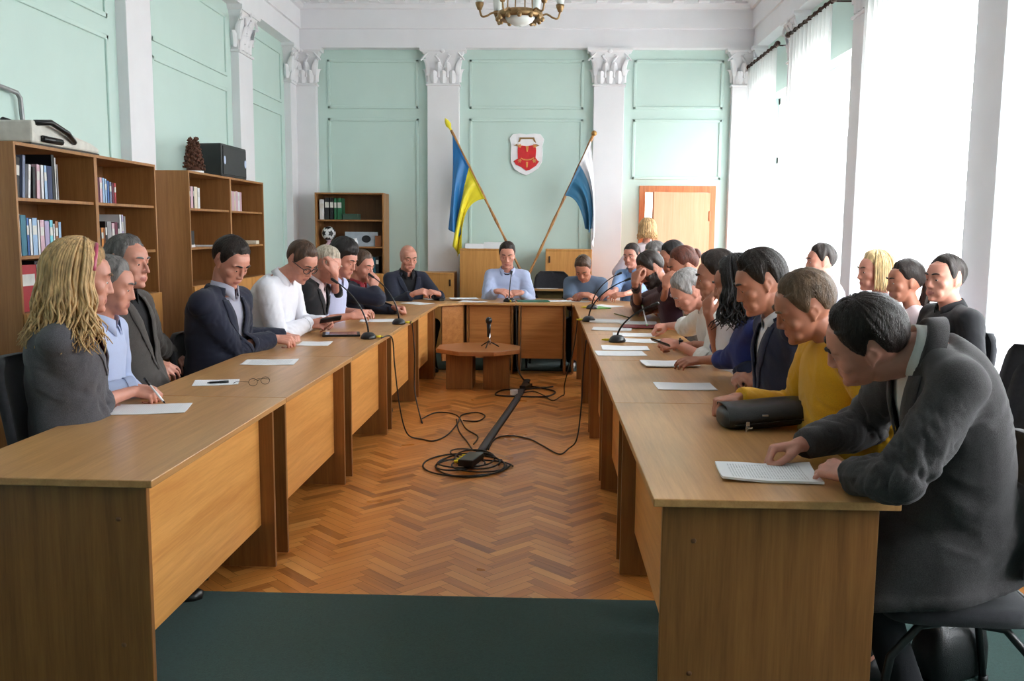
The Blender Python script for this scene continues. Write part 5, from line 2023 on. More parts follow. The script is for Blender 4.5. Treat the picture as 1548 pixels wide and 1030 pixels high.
# hair band, earring of the blonde woman
k = PP['L1']
m = MB()
m.tube([k.headp(.094 * math.cos(q), .030, .025 + .112 * math.sin(q)) for q in np.linspace(.15, PI - .15, 20)], .009, n=8)
m.build('hair_band', mat('rose hair band', srgb(176, 70, 96), .35), k.root, smooth=True, origin=k.org)
m = MB()
m.ell(k.headp(.083, -.004, -.050), (.007, .007, .010))
m.build('earring', SILV, k.root, smooth=True, origin=k.org)
for kk, sd in (('R6', -1), ('R11', -1)):
    k = PP[kk]
    W, d, n, _ = k.A[sd]
    m = MB()
    a, b, dd = frame_for(d)
    m.tube([W - d * .012 + (a * math.cos(q) + b * math.sin(q)) * .034 for q in np.linspace(0, 2 * PI, 22)], .0045, n=6, caps=False)
    m.ell(W - d * .012 + nrm(n) * .034, (.015, .015, .008))
    m.build('wrist_watch', MET, k.root, smooth=True, origin=k.org)


def slab(name, label, cat, c, size, rz, m, tilt=None, screen=None):
    t = thing(name, label, cat, c)
    t.rotation_euler = tilt or (0, 0, rz)
    b = MB()
    b.bx(-size[0] / 2, size[0] / 2, -size[1] / 2, size[1] / 2, 0, size[2])
    b.build('body', m, t, bevel=min(.004, size[2] * .4))
    if screen:
        b = MB()
        b.bx(-size[0] / 2 * .92, size[0] / 2 * .92, -size[1] / 2 * .84, size[1] / 2 * .84, size[2], size[2] + .0006)
        b.build('screen', screen, t)
    return t


GLS = mat('dark phone glass', srgb(36, 38, 44), .08)
slab('phone', 'smartphone held in both hands by the man in white shirt and glasses', 'phone', np.array(T(500, 484, .865)), (.075, .15, .009), 0, BLK, tilt=(.15, -.5, -1.2), screen=GLS)
slab('phone', 'small phone in the hands of the grey-haired man in white shirt', 'phone', np.array(T(998, 519, .83)), (.06, .12, .009), 0, BLK, tilt=(.3, .3, 1.3), screen=GLS)
slab('tablet', 'black tablet in its case on the desk beside the man with glasses', 'tablet', np.array(T(516, 507, Z)), (.20, .26, .014), -1.35, BLK, screen=GLS)
slab('folder', 'dark green folder lying open at the centre of the head table', 'folder', np.array((-.10, 9.55, Z)), (.34, .23, .008), .1, mat('green folder card', srgb(24, 92, 70), .5))
slab('folder', 'dark red folder beside the papers of the woman with bun', 'folder', T(966, 494, Z + .0066), (.20, .26, .006), 1.5, mat('dark red folder card', srgb(130, 48, 52), .5))
slab('clip_box', 'small black box at the left end of the head table', 'box', T(667, 455, Z), (.05, .06, .03), .3, BLK)
slab('notebook', 'green edged notebook beside the far microphones on the right row', 'notebook', T(905, 466, Z), (.16, .2, .01), .5, mat('light green card', srgb(120, 180, 90), .5))

# ------------------------------------------------------------------ microphones


def mic(label, base, headp, plug, size=1.0, turn=0.0):
    base = np.array(base, float)
    t = thing('conference_microphone', label, 'microphone', base, 0, 'gooseneck microphones on the tables')
    hp = np.array(headp, float) - base
    m = MB()
    d = nrm(np.array((hp[0], hp[1], 0)))
    s = np.array((-d[1], d[0], 0))
    rings = []
    for z, a, b in ((0, .062, .050), (.010, .064, .052), (.026, .055, .043), (.038, .040, .030), (.042, .022, .018)):
        q = np.linspace(0, 2 * PI, 24, endpoint=False)
        rings.append((np.cos(q) * a * size)[:, None] * s + (np.sin(q) * b * size)[:, None] * d + np.array((0, 0, z * size)))
    m.loft(rings)
    m.build('base', BLK, t, smooth=True)
    h = hp[2]
    p0 = np.array((0, 0, .03))
    c1 = np.array((0, 0, h * .55)) + hp * .05
    pts = [(1 - u) ** 3 * p0 + 3 * (1 - u) ** 2 * u * np.array((0, 0, h * .42)) + 3 * (1 - u) * u * u * (hp * .45 + np.array((0, 0, h * .36))) + u ** 3 * hp for u in np.linspace(0, 1, 16)]
    m = MB()
    m.tube(pts, np.linspace(.0062, .0042, 16) * size, n=8)
    m.build('gooseneck', MET, t, smooth=True)
    e = nrm(pts[-1] - pts[-2])
    m = MB()
    m.capsule(pts[-1] - e * .004, pts[-1] + e * .035 * size, .0085 * size, .0105 * size, n=14)
    m.build('capsule', BLK, t, smooth=True)
    m = MB()
    pl = np.array(plug, float)
    m.cone(np.array((0, 0, .014)) + pl * .050, np.array((0, 0, .014)) + pl * .085, .0085, .0085)
    m.cone(np.array((0, 0, .014)) + pl * .085, np.array((0, 0, .014)) + pl * .105, .0065, .004)
    m.build('plug', YEL, t, smooth=True)
    m = MB()
    m.cone(d * -.03 + np.array((0, 0, .030)), d * -.03 + np.array((0, 0, .037)), .008, .007)
    m.build('button', SILV, t, smooth=True)


mic('nearest left gooseneck microphone, bending towards the man in lilac shirt', T(557, 512, Z), Y(509, 427, 6.1), (1, .05, 0), 1.05)
mic('second left gooseneck microphone, pointing at the man with red tie', T(603, 490, Z), Y(564, 419, 7.1), (1, .05, 0), 1.05)
mic('gooseneck microphone standing in front of the man in pale blue shirt', (-.345, 9.46, Z), (-.33, 9.60, 1.035), (.2, -1, 0))
mic('largest gooseneck microphone on the right row, bending over the papers', T(933, 517, Z), Y(986, 462, 6.05), (-1, 0, 0), 1.1)
mic('gooseneck microphone on the right row beside the green edged notebook', T(895, 467, Z), Y(934, 415, 8.6), (-1, 0, 0), 1.05)
mic('gooseneck microphone at the aisle edge of the right row below the notebook', T(890, 486, Z), Y(946, 424, 7.4), (-1, 0, 0), 1.05)
c = np.array((-.505, 8.56, .3855))
t = thing('table_microphone', 'small ball-headed microphone on a tripod standing on the octagonal table', 'microphone', c)
m = MB()
m.ell((0, 0, .255), (.032, .032, .036))
m.build('head', BLK, t, smooth=True)
m = MB()
m.cone((0, 0, .10), (0, 0, .23), .016, .021)
m.build('handle', MET, t, smooth=True)
m = MB()
m.cone((.012, -.01, .03), (.006, -.004, .14), .012, .010)
m.build('stand_pole', SILV, t, smooth=True)
for a in (0.3, 2.4, 4.5):
    m = MB()
    m.tube([(0, 0, .06), (.05 * math.cos(a), .05 * math.sin(a), .035), (.10 * math.cos(a), .10 * math.sin(a), .006)], .006, n=8)
    m.build('leg', MET, t, smooth=True)


# ------------------------------------------------------------------ cables on the floor
def smooth_path(P, n=8):
    P = [np.array(p, float) for p in P]
    out = []
    for i in range(len(P) - 1):
        p0, p1, p2, p3 = P[max(i - 1, 0)], P[i], P[i + 1], P[min(i + 2, len(P) - 1)]
        for u in np.linspace(0, 1, n, endpoint=False):
            out.append(.5 * ((2 * p1) + (p2 - p0) * u + (2 * p0 - 5 * p1 + 4 * p2 - p3) * u * u + (3 * p1 - p0 - 3 * p2 + p3) * u ** 3))
    return out + [P[-1]]


CAB = mat('black cable rubber', srgb(24, 23, 24), .5)


def cable(label, pts, r=.0045, n=8, grp='loose black cables'):
    P = smooth_path(pts)
    P = [np.array((p[0], p[1], max(p[2], r + .0008))) for p in P]
    m = MB()
    m.tube(P, r, n=n)
    o = m.build('cable', CAB, smooth=True)
    return tag(o, label, 'cable', grp)


def F(x, y, h=.005):
    return np.array(onz(x, y, h))


cable('black cable hanging from the nearest left microphone and winding over the parquet', [T(576, 511, .766), np.array((-1.045, 6.26, .745)), np.array((-1.03, 6.28, .55)), np.array((-1.0, 6.3, .25)), np.array((-.95, 6.3, .06)), F(634, 664), F(655, 667), F(676, 658), F(692, 640), F(698, 628), F(720, 624), F(733, 629), F(722, 637), F(700, 636)], .005)
cable('black cable hanging from the second left microphone down beside the desk leg', [T(620, 489, .766), np.array((-1.035, 7.18, .745)), np.array((-1.02, 7.2, .5)), np.array((-1.02, 7.2, .2)), F(638, 640), F(636, 633)], .005)
cable('black cable crossing the parquet from the left desks to the coil', [F(637, 634), F(660, 624), F(690, 628), F(704, 648), F(722, 660), F(716, 672)], .005)
cable('second black cable from the left desks joining the coil', [F(690, 634, .012), F(694, 652, .006), F(706, 668), F(714, 680)], .005)
cable('black cable hanging from the right row and running over the floor to the coil', [np.array((.305, 6.25, .745)), np.array((.29, 6.27, .55)), np.array((.28, 6.25, .3)), np.array((.25, 6.15, .08)), F(862, 677), F(846, 687), F(820, 674), F(800, 664), F(770, 659), F(748, 664), F(738, 680)], .005)
cable('black cable hanging in a loop from the far right microphones', [np.array((.30, 7.7, .745)), np.array((.27, 7.7, .5)), np.array((.2, 7.7, .2)), F(852, 598), F(836, 606), F(822, 598), F(806, 592), F(790, 594)], .005)
cable('flat black loop of cable beside the octagonal table', [F(800, 584), F(838, 592), F(826, 600), F(788, 600), F(750, 598), F(762, 590), F(800, 588, .014), F(836, 585)], .007)
cable('black cable dropping from the gap in the head table', [np.array((-.27, 9.32, .70)), np.array((-.26, 9.30, .4)), np.array((-.25, 9.26, .1)), F(792, 575), F(800, 580)], .008)
# trunk
a, b = np.array(F(797, 575, .0)), np.array(F(727, 688, .0))
m = MB()
d = nrm(b - a)
s = np.array((-d[1], d[0], 0))
rows = []
for u in np.linspace(0, 1, 20):
    c = a + (b - a) * u + s * .012 * math.sin(u * 5)
    rows.append([c + s * .034 + np.array((0, 0, .001)), c + s * .024 + np.array((0, 0, .012)), c + np.array((0, 0, .016)), c - s * .024 + np.array((0, 0, .012)), c - s * .034 + np.array((0, 0, .001))])
m.loft(rows)
o = m.build('cable_bundle', mat('dark grey cable wrap', srgb(52, 50, 52), .55, var=.2, scale=60), smooth=True)
tag(o, 'thick dark wrapped bundle of cables running along the middle of the aisle', 'cable')
# coil
cc = np.array(F(706, 705, .0))
for i, (cx, cy, rx, ry, h, l) in enumerate(((0, .02, .20, .16, .006, 'widest black cable ring of the coil on the parquet'), (-.06, -.02, .16, .11, .016, 'left black cable ring of the coil on the parquet'), (.05, .10, .11, .12, .024, 'upper black cable ring of the coil on the parquet'),
                                            (.10, -.03, .19, .13, .012, 'right black cable ring of the coil, spreading towards the right row'), (-.02, .30, .10, .07, .010, 'small far black cable ring above the coil'))):
    rg = np.random.default_rng(i)
    P = []
    for q in np.linspace(0, 4 * PI if i < 3 else 2.1 * PI, 40):
        k = 1 + .12 * math.sin(q * 1.5 + i) + .03 * q * (-1) ** i
        P.append(cc + np.array((cx + rx * k * math.cos(q), cy + ry * 1.5 * k * math.sin(q), h + .006 * math.sin(q * 1.3 + i))))
    cable(l, P, .0052, grp='rings of the cable coil')
t = thing('cable_splitter', 'black connector box with yellow plugs lying in the cable coil', 'connector', np.array(F(712, 700, .03)))
m = MB()
m.bx(-.05, .05, -.11, .11, 0, .045)
m.build('housing', BLK, t, bevel=.006)
for q in (-.07, -.02, .03, .08):
    m = MB()
    m.cone((-.05, q, .024), (-.085, q - .01, .022), .011, .009)
    m.build('plug', YEL, t, smooth=True)
t.rotation_euler = (0, 0, -.25)
t = thing('tape_roll', 'small roll of white tape on the floor beside the cable bundle', 'tape', np.array(F(777, 597, .0005)))
m = MB()
m.lathe([(.022, 0), (.036, 0), (.036, .045), (.022, .045), (.022, 0)], n=24)
m.build('roll', WPL, t, smooth=False)
t = thing('power_strip', 'black power adapter lying near the right end of the octagonal table', 'power strip', np.array(F(795, 588, .0005)))
m = MB()
m.bx(-.09, .09, -.03, .03, 0, .04)
m.build('housing', BLK, t, bevel=.005)
m = MB()
m.cone((.09, 0, .02), (.13, 0, .02), .006)
m.build('cord_boot', BLK, t)
t.rotation_euler = (0, 0, 1.2)

# ------------------------------------------------------------------ bags
LEA = mat('black leather', srgb(26, 27, 28), .38, var=.25, scale=50, bump=.35, bscale=300)
c = np.array(T(1158, 650, ZT + .001)) + np.array((0, .07, 0))
t = thing('shoulder_bag', 'black leather bag with silver zip pull lying on the nearest right desk', 'bag', c, .06)
m = MB()
rings = []
for x, k in ((-.168, .55), (-.155, .85), (-.12, .98), (0, 1.0), (.12, .98), (.155, .9), (.168, .6)):
    q = np.linspace(0, 2 * PI, 28, endpoint=False)
    e = 2 / 3.2
    y = np.sign(np.cos(q)) * np.abs(np.cos(q)) ** e * .095 * k
    z = .046 + np.sign(np.sin(q)) * np.abs(np.sin(q)) ** e * .045 * k
    rings.append(np.stack([np.full(28, x), y - .1 * 0, z + .012 * np.sin(x * 9)], 1))
m.loft(rings)
m.build('body', LEA, t, smooth=True, sub=1)
m = MB()
rows = []
for x in np.linspace(-.155, .155, 8):
    rows.append([(x, y, z + .012 * math.sin(x * 9)) for y, z in ((.096, .05), (.085, .090), (.03, .0975), (-.05, .0965), (-.092, .080), (-.1015, .055), (-.1015, .040))])
m.grid(rows)
m.build('flap', LEA, t, smooth=True, solid=.003)
m = MB()
m.tube([(x, -.103, .034 + .012 * math.sin(x * 9)) for x in np.linspace(-.13, .13, 14)], .0028, n=6)
m.build('zip', MET, t, smooth=True)
m = MB()
m.box((-.085, -.106, .030), (.014, .005, .018))
m.box((-.075, -.107, .014), (.02, .004, .008), rz=.4)
m.box((-.09, -.107, .010), (.008, .004, .02))
m.build('zip_pull', SILV, t, bevel=.001)
m = MB()
m.box((-.02, -.105, .062), (.024, .003, .008))
m.build('badge', SILV, t, bevel=.001)

c = np.array((1.40, 3.00, .0095))
t = thing('floor_bag', 'black soft bag with pale strap on the carpet beneath the near right desk', 'bag', c, .5)
m = MB()
rings = []
for z, k in ((0, .85), (.02, 1), (.12, 1.0), (.20, .85), (.24, .5)):
    q = np.linspace(0, 2 * PI, 24, endpoint=False)
    e = .45
    rings.append(np.stack([np.sign(np.cos(q)) * np.abs(np.cos(q)) ** e * .13 * (.6 + .4 * k), np.sign(np.sin(q)) * np.abs(np.sin(q)) ** e * .075 * k, np.full(24, z * .8)], 1))
m.loft(rings)
m.build('body', LEA, t, smooth=True)
m = MB()
m.tube([(-.09, -.02, .17), (-.04, -.05, .20), (.04, -.05, .19), (.10, -.03, .15)], .007, n=6)
m.build('strap', WPL, t, smooth=True)

# ------------------------------------------------------------------ books
BOOKC = {'white': (220, 220, 222), 'pale blue': (150, 180, 212), 'blue': (58, 98, 160), 'dark blue': (40, 52, 92), 'grey blue': (112, 122, 150), 'teal': (44, 110, 132), 'black': (24, 24, 28), 'pink': (206, 170, 182), 'cream': (214, 204, 184),
         'maroon': (100, 36, 60), 'red': (168, 44, 52), 'lilac': (168, 156, 190), 'grey': (140, 138, 140), 'brown': (150, 92, 54), 'green': (40, 104, 70), 'orange': (206, 130, 60), 'cyan': (110, 190, 206)}
BM = {k_: mat(k_ + ' book cover', srgb(*v), .45, var=.06, scale=12) for k_, v in BOOKC.items()}
PAGES = mat('book pages', srgb(226, 220, 206), .8, var=.08, scale=200, stretch=(1, 1, 8))
ORD = ['first', 'second', 'third', 'fourth', 'fifth', 'sixth', 'seventh', 'eighth', 'ninth', 'tenth', 'eleventh', 'twelfth', 'thirteenth']
BAND = mat('pale spine label', srgb(206, 204, 198), .5)


def books(where, p, axis, items, group, kind='book'):
    """Row of upright books from point p (front edge, on the shelf); items: (colour, thickness, height, lean, depth)."""
    u = 0
    n = 0
    for it in items:
        col, th, h = it[:3]
        lean = it[3] if len(it) > 3 else 0
        dp = it[4] if len(it) > 4 else .17
        n += 1
        m = MB()
        c = .003 if kind == 'book' else .004
        m.bx(0, c, 0, dp, 0, h, 0)
        m.bx(th - c, th, 0, dp, 0, h, 0)
        m.bx(0, th, 0, c, 0, h, 0)
        m.bx(c, th - c, c, dp - .006, .004, h - .004, 1)
        if n % 2 == 0 or kind != 'book':
            m.bx(th * .12, th * .88, -.0006, .001, h * .55, h * .8, 2)
        V = np.concatenate(m.v)
        if lean:
            ca, sa = math.cos(lean), math.sin(lean)
            V = np.stack([V[:, 0] * ca + V[:, 2] * sa, V[:, 1], -V[:, 0] * sa + V[:, 2] * ca], 1)
            V[:, 2] -= V[:, 2].min()
        m.v = [V]
        o = m.build(kind, [BM[col], PAGES, BAND])
        if axis == 'x':
            o.location = (p[0], p[1] + u, p[2] + .0006)
            o.rotation_euler = (0, 0, PI / 2)
        else:
            o.location = (p[0] + u, p[1], p[2] + .0006)
        tag(o, '%s %s, %s from the left, %s' % (col, kind, ORD[n - 1], where), kind, group)
        u += (V[:, 0].max() if lean else th) + .002
    return u


SX = BCX - .04
books('top shelf of the near bookcase left bay', (SX, 4.695, 1.645), 'x', [('grey blue', .03, .19), ('black', .035, .21, .10), ('grey blue', .03, .225, .10), ('white', .026, .18, .12), ('black', .026, .17, .06), ('pink', .034, .185, .06), ('white', .028, .185, .03), ('pale blue', .030, .185), ('dark blue', .055, .185)], 'books on the top shelf of the near bookcase')
books('near bookcase top shelf, right of the dark blue one', (SX, 5.09, 1.645), 'x', [('black', .03, .25), ('white', .016, .235, -.0), ('grey', .018, .2)], 'books on the top shelf of the near bookcase')
m = MB()
m.bx(-2.995, -2.975, 4.80, 5.14, 1.6456, 1.895)
tag(m.build('board', BM['black'], bevel=.002), 'large black board standing behind the books on the top shelf of the near bookcase', 'board')
books('middle shelf of the near bookcase left bay', (SX, 4.695, 1.34), 'x', [('pink', .03, .25), ('white', .024, .22), ('teal', .055, .215), ('blue', .024, .20), ('white', .026, .195), ('pale blue', .05, .20), ('white', .022, .19), ('pink', .045, .19), ('lilac', .05, .185), ('cyan', .035, .19), ('white', .018, .17), ('brown', .034, .185), ('pale blue', .03, .18)], 'books on the middle shelf of the near bookcase')
books('lowest open shelf of the near bookcase left bay', (SX, 4.70, 1.04), 'x', [('white', .02, .24), ('red', .16, .25, 0, .2), ('white', .025, .25), ('maroon', .05, .22)], 'books on the lowest open shelf of the near bookcase')
books('top shelf of the near bookcase right bay', (SX, 5.55, 1.645), 'x', [('grey', .032, .15), ('lilac', .032, .15), ('maroon', .022, .15), ('pink', .034, .155), ('pale blue', .03, .155), ('pale blue', .026, .15), ('blue', .03, .14), ('grey blue', .03, .135), ('maroon', .03, .13), ('red', .026, .13)], 'books on the top shelf of the near bookcase right bay')
books('middle shelf of the near bookcase right bay', (SX, 5.55, 1.34), 'x', [('grey', .03, .14), ('white', .03, .145), ('black', .02, .15), ('orange', .03, .15), ('brown', .02, .15), ('black', .024, .19), ('grey', .06, .19), ('pink', .04, .18), ('maroon', .04, .185), ('black', .024, .18), ('white', .03, .235), ('lilac', .024, .235), ('grey', .03, .225)], 'books on the middle shelf of the near bookcase right bay')
books('top shelf of the far bookcase left bay', (SX, 7.03, 1.645), 'x', [('cream', .03, .15), ('black', .05, .165), ('pink', .05, .17), ('black', .018, .17), ('cream', .07, .17), ('white', .05, .165)], 'books on the top shelf of the far bookcase')
m = MB()
m.bx(-3.05, -2.96, 7.05, 7.50, 1.6456, 1.88)
tag(m.build('storage_box', BM['grey'], bevel=.003), 'pale grey box behind the books on top left shelf of the far bookcase', 'box')
books('top shelf of the far bookcase right bay', (SX, 7.96, 1.645), 'x', [('white', .055, .17), ('white', .05, .175), ('pink', .055, .17), ('cream', .04, .17), ('pink', .055, .175), ('white', .05, .17), ('pink', .05, .17)], 'books on the top shelf of the far bookcase right bay')
m = MB()
m.bx(-3.05, -2.93, 7.98, 8.30, 1.6456, 1.86)
tag(m.build('storage_box', BM['grey'], bevel=.003), 'pale grey box standing behind the pink and white books of the far bookcase right bay', 'box')
books('top shelf of the back wall bookcase', (-2.70, 10.99, 1.60), 'y', [('white', .062, .24), ('black', .06, .26), ('black', .05, .26), ('green', .035, .255), ('green', .06, .255)], 'binders on the back wall bookcase', 'binder')

# odd things on the shelves
t = thing('photo_frame', 'dark photo frame with a pale side leaning on the middle shelf of the far bookcase', 'photo frame', (-2.82, 7.12, 1.3406))
m = MB()
m.prism([(-.10, 0), (.04, 0), (-.09, .19)], -.07, .07, M=[[0, 0, 1], [1, 0, 0], [0, 1, 0]])
m.build('frame', BM['white'], t, bevel=.003)
m = MB()
m.bx(.071, .076, -.085, -.0, .02, .13)
m.build('picture', BM['black'], t)
o = paper('folded white card on the middle shelf of the far bookcase', (-2.80, 7.42, 1.3406), .1, .2, .1, t=.012, grp='cards on the shelves')
t = thing('figurine', 'small red and orange figurine on the middle shelf of the far bookcase right bay', 'figurine', (-2.80, 7.99, 1.3406))
m = MB()
m.lathe([(.001, 0), (.030, 0), (.034, .03), (.022, .07), (.030, .11), (.022, .14), (.001, .145)], n=18)
m.build('body', BM['red'], t, smooth=True)
m = MB()
m.ell((0, 0, .165), (.024, .024, .028))
m.ell((.0, .02, .19), (.016, .02, .018))
m.build('head', BM['orange'], t, smooth=True)
slab('card_box', 'small cream box at the right end of the middle shelf of the far bookcase', 'box', (-2.80, 8.70, 1.3406), (.12, .14, .035), .1, BM['cream'])
slab('box_file', 'small black box on the lowest open shelf of the near bookcase', 'box', (-2.80, 4.90, 1.29), (.1, .1, .02), 0, BM['black'])

t = thing('photo_frame', 'wide grey photo frame with a dark round picture on the back wall bookcase', 'photo frame', (-2.20, 11.02, 1.2806))
m = MB()
m.bx(-.20, .20, 0, .02, 0, .175)
m.build('frame', mat('grey photo', srgb(168, 176, 186), .4), t, bevel=.003)
m = MB()
m.lathe([(.001, 0), (.055, 0), (.055, .004), (.001, .004)], n=28)
m.v = [np.concatenate(m.v) @ np.array([[1.0, 0, 0], [0, 0, 1], [0, 1, 0]]) * np.array((1, -1, .8)) + np.array((.06, -.001, .09))]
m.build('picture', BM['black'], t)
t = thing('ball_trophy', 'black and white ball on a rose stand on the back wall bookcase', 'trophy', (-2.60, 11.03, 1.2806))
m = MB()
m.lathe([(.001, 0), (.05, 0), (.045, .02), (.022, .04), (.022, .06), (.04, .075), (.001, .076)], n=22)
m.build('stand', BM['pink'], t, smooth=True)
bm_ = bmesh.new()
bmesh.ops.create_icosphere(bm_, subdivisions=3, radius=.085)
V = np.array([v.co[:] for v in bm_.verts])
m = MB()
ico = [nrm(v) for v in ((0, 1, 1.618), (0, -1, 1.618), (0, 1, -1.618), (0, -1, -1.618), (1, 1.618, 0), (-1, 1.618, 0), (1, -1.618, 0), (-1, -1.618, 0), (1.618, 0, 1), (1.618, 0, -1), (-1.618, 0, 1), (-1.618, 0, -1))]
for f in bm_.faces:
    c = nrm(f.calc_center_median())
    m.add([v.co[:] for v in f.verts], [(0, 1, 2)], 1 if max(np.dot(c, q) for q in ico) > .93 else 0)
bm_.free()
m.v = [np.concatenate(m.v) + np.array((0, 0, .155))]
m.build('ball', [BM['white'], BM['black']], t, smooth=False)
for x, l in ((-2.40, 'small white cup beside the ball trophy on the back wall bookcase'), (-2.27, 'small white vase in front of the grey photo frame on the back wall bookcase')):
    t = thing('vase', l, 'vase', (x, 10.985, 1.2806))
    m = MB()
    m.lathe([(.001, 0), (.025, 0), (.038, .03), (.034, .06), (.022, .085), (.026, .10), (.020, .10), (.016, .085), (.001, .04)], n=20)
    m.build('body', WPL, t, smooth=True)
slab('photo_frame', 'small framed photo at the right end of the back wall bookcase', 'photo frame', (-1.99, 11.0, 1.2806), (.08, .015, .13), 0, BM['brown'])
slab('box_file', 'dark green box lying on the top shelf of the back wall bookcase', 'box', (-2.32, 11.05, 1.6006), (.18, .2, .07), 0, mat('dark green card', srgb(50, 74, 60), .6))
books('lower shelf of the back wall bookcase', (-2.14, 10.99, .96), 'y', [('black', .04, .2), ('grey', .03, .2), ('teal', .04, .19), ('black', .04, .2)], 'books on the lower shelf of the back wall bookcase')
slab('letter_tray', 'pale letter tray on the lower shelf of the back wall bookcase', 'tray', (-2.28, 11.05, .9606), (.22, .26, .03), 0, BM['white'])

# ------------------------------------------------------------------ on top of the bookcases
t = thing('loudspeaker', 'black loudspeaker lying on top of the far bookcase', 'loudspeaker', (-2.74, 8.10, 1.9306))
m = MB()
m.prism([(0, -.33), (.0, .33), (-.26, .27), (-.26, -.27)], 0, .28)
m.build('cabinet', mat('black speaker shell', srgb(34, 36, 38), .5, var=.2), t, bevel=.012)
m = MB()
m.bx(0, .008, -.30, .30, .02, .26)
m.build('grille', mat('speaker grille mesh', srgb(48, 50, 52), .7, var=.35, scale=300), t, bevel=.003)
for y in (-.27, .27):
    m = MB()
    m.lathe([(.001, 0), (.022, 0), (.022, .003), (.001, .003)], n=22)
    m.v = [np.concatenate(m.v) @ np.array([[0, 0, 1.6], [0, 1, 0], [1, 0, 0]]) + np.array((.008, y, .14))]
    m.build('logo', mat('white speaker badge', srgb(190, 205, 235), .4), t)
t = thing('pinecone_tree', 'small decorative tree made of brown pine cones on top of the far bookcase', 'decoration', (-2.82, 7.36, 1.9306))
m = MB()
m.lathe([(.001, 0), (.075, 0), (.075, .018), (.001, .018)], n=28)
m.build('base', WPL, t, smooth=False)
m = MB()
m.lathe([(.001, .018), (.060, .018), (.045, .12), (.020, .24), (.001, .26)], n=18)
rg = np.random.default_rng(5)
for i in range(64):
    z = .035 + .235 * (i / 64) ** 1.05
    a = i * 2.399
    r = .060 * (1 - (z - .02) / .29) + .012
    d = np.array((math.cos(a), math.sin(a), 0))
    c_ = d * r + np.array((0, 0, z))
    for q in range(9):
        e = nrm(np.array((rg.normal(), rg.normal(), rg.normal() * .7 + .5)) + d * .7)
        m.capsule(c_, c_ + e * .022, .008, .0045, n=6, m=2)
m.build('cones', mat('pine cone brown', srgb(98, 62, 46), .7, var=.4, scale=60), t, smooth=True)

t = thing('office_machine', 'white typewriter-like office machine with black arm on top of the near bookcase', 'office machine', (-2.90, 5.22, 1.9306))
m = MB()
m.prism([(-.34, 0), (.40, 0), (.40, .03), (.30, .055), (-.10, .105), (-.20, .12), (-.34, .12)], -.16, .16, M=[[0, 0, 1], [1, 0, 0], [0, 1, 0]], c=(0, 0, .012))
m.build('housing', mat('off white machine plastic', srgb(206, 204, 196), .5), t, bevel=.012)
m = MB()
m.bx(-.15, .15, -.34, .42, 0, .012)
m.build('base', BLK, t, bevel=.003)
m = MB()
m.tube([(.15, -.30, .12), (.20, -.22, .13), (.20, -.05, .09), (.17, .08, .05)], .016, n=8)
m.tube([(.17, -.26, .04), (.19, -.1, .035)], .018, n=8)
m.build('lever', BLK, t, smooth=True)
m = MB()
m.cone((-.02, -.30, .135), (-.02, .10, .105), .016)
m.build('roller', BLK, t, smooth=True)
t = thing('metal_hoop', 'bent grey metal tube frame standing behind the white office machine', 'frame', (-3.065, 5.05, 1.9306))
m = MB()
m.tube([(0, -.40, 0), (0, -.40, .34), (0, -.37, .365), (0, 0, .355), (0, .27, .335), (0, .30, .31), (0, .315, .16), (0, .33, 0)], .014, n=10)
m.build('tube', mat('grey tube', srgb(150, 152, 154), .4, metal=.5), t, smooth=True)
for y in (-.40, .33):
    m = MB()
    m.lathe([(.001, 0), (.03, 0), (.028, .012), (.001, .012)], c=(0, y, 0), n=16)
    m.build('foot', BLK, t, smooth=True)

# ------------------------------------------------------------------ flags and the crest
POLE = wood('flag pole wood', 'z', srgb(196, 142, 82), srgb(120, 76, 40), .4, scale=40)
FB = mat('blue flag satin', srgb(20, 112, 178), .45, var=.08, scale=6, sheen=.2)
FY = mat('yellow flag satin', srgb(236, 220, 40), .45, var=.06, scale=6, sheen=.2)
FW = mat('white flag satin', srgb(226, 226, 232), .5, var=.03, scale=6, sheen=.2)
FT = mat('teal blue flag satin', srgb(38, 104, 140), .45, var=.08, scale=6, sheen=.2)


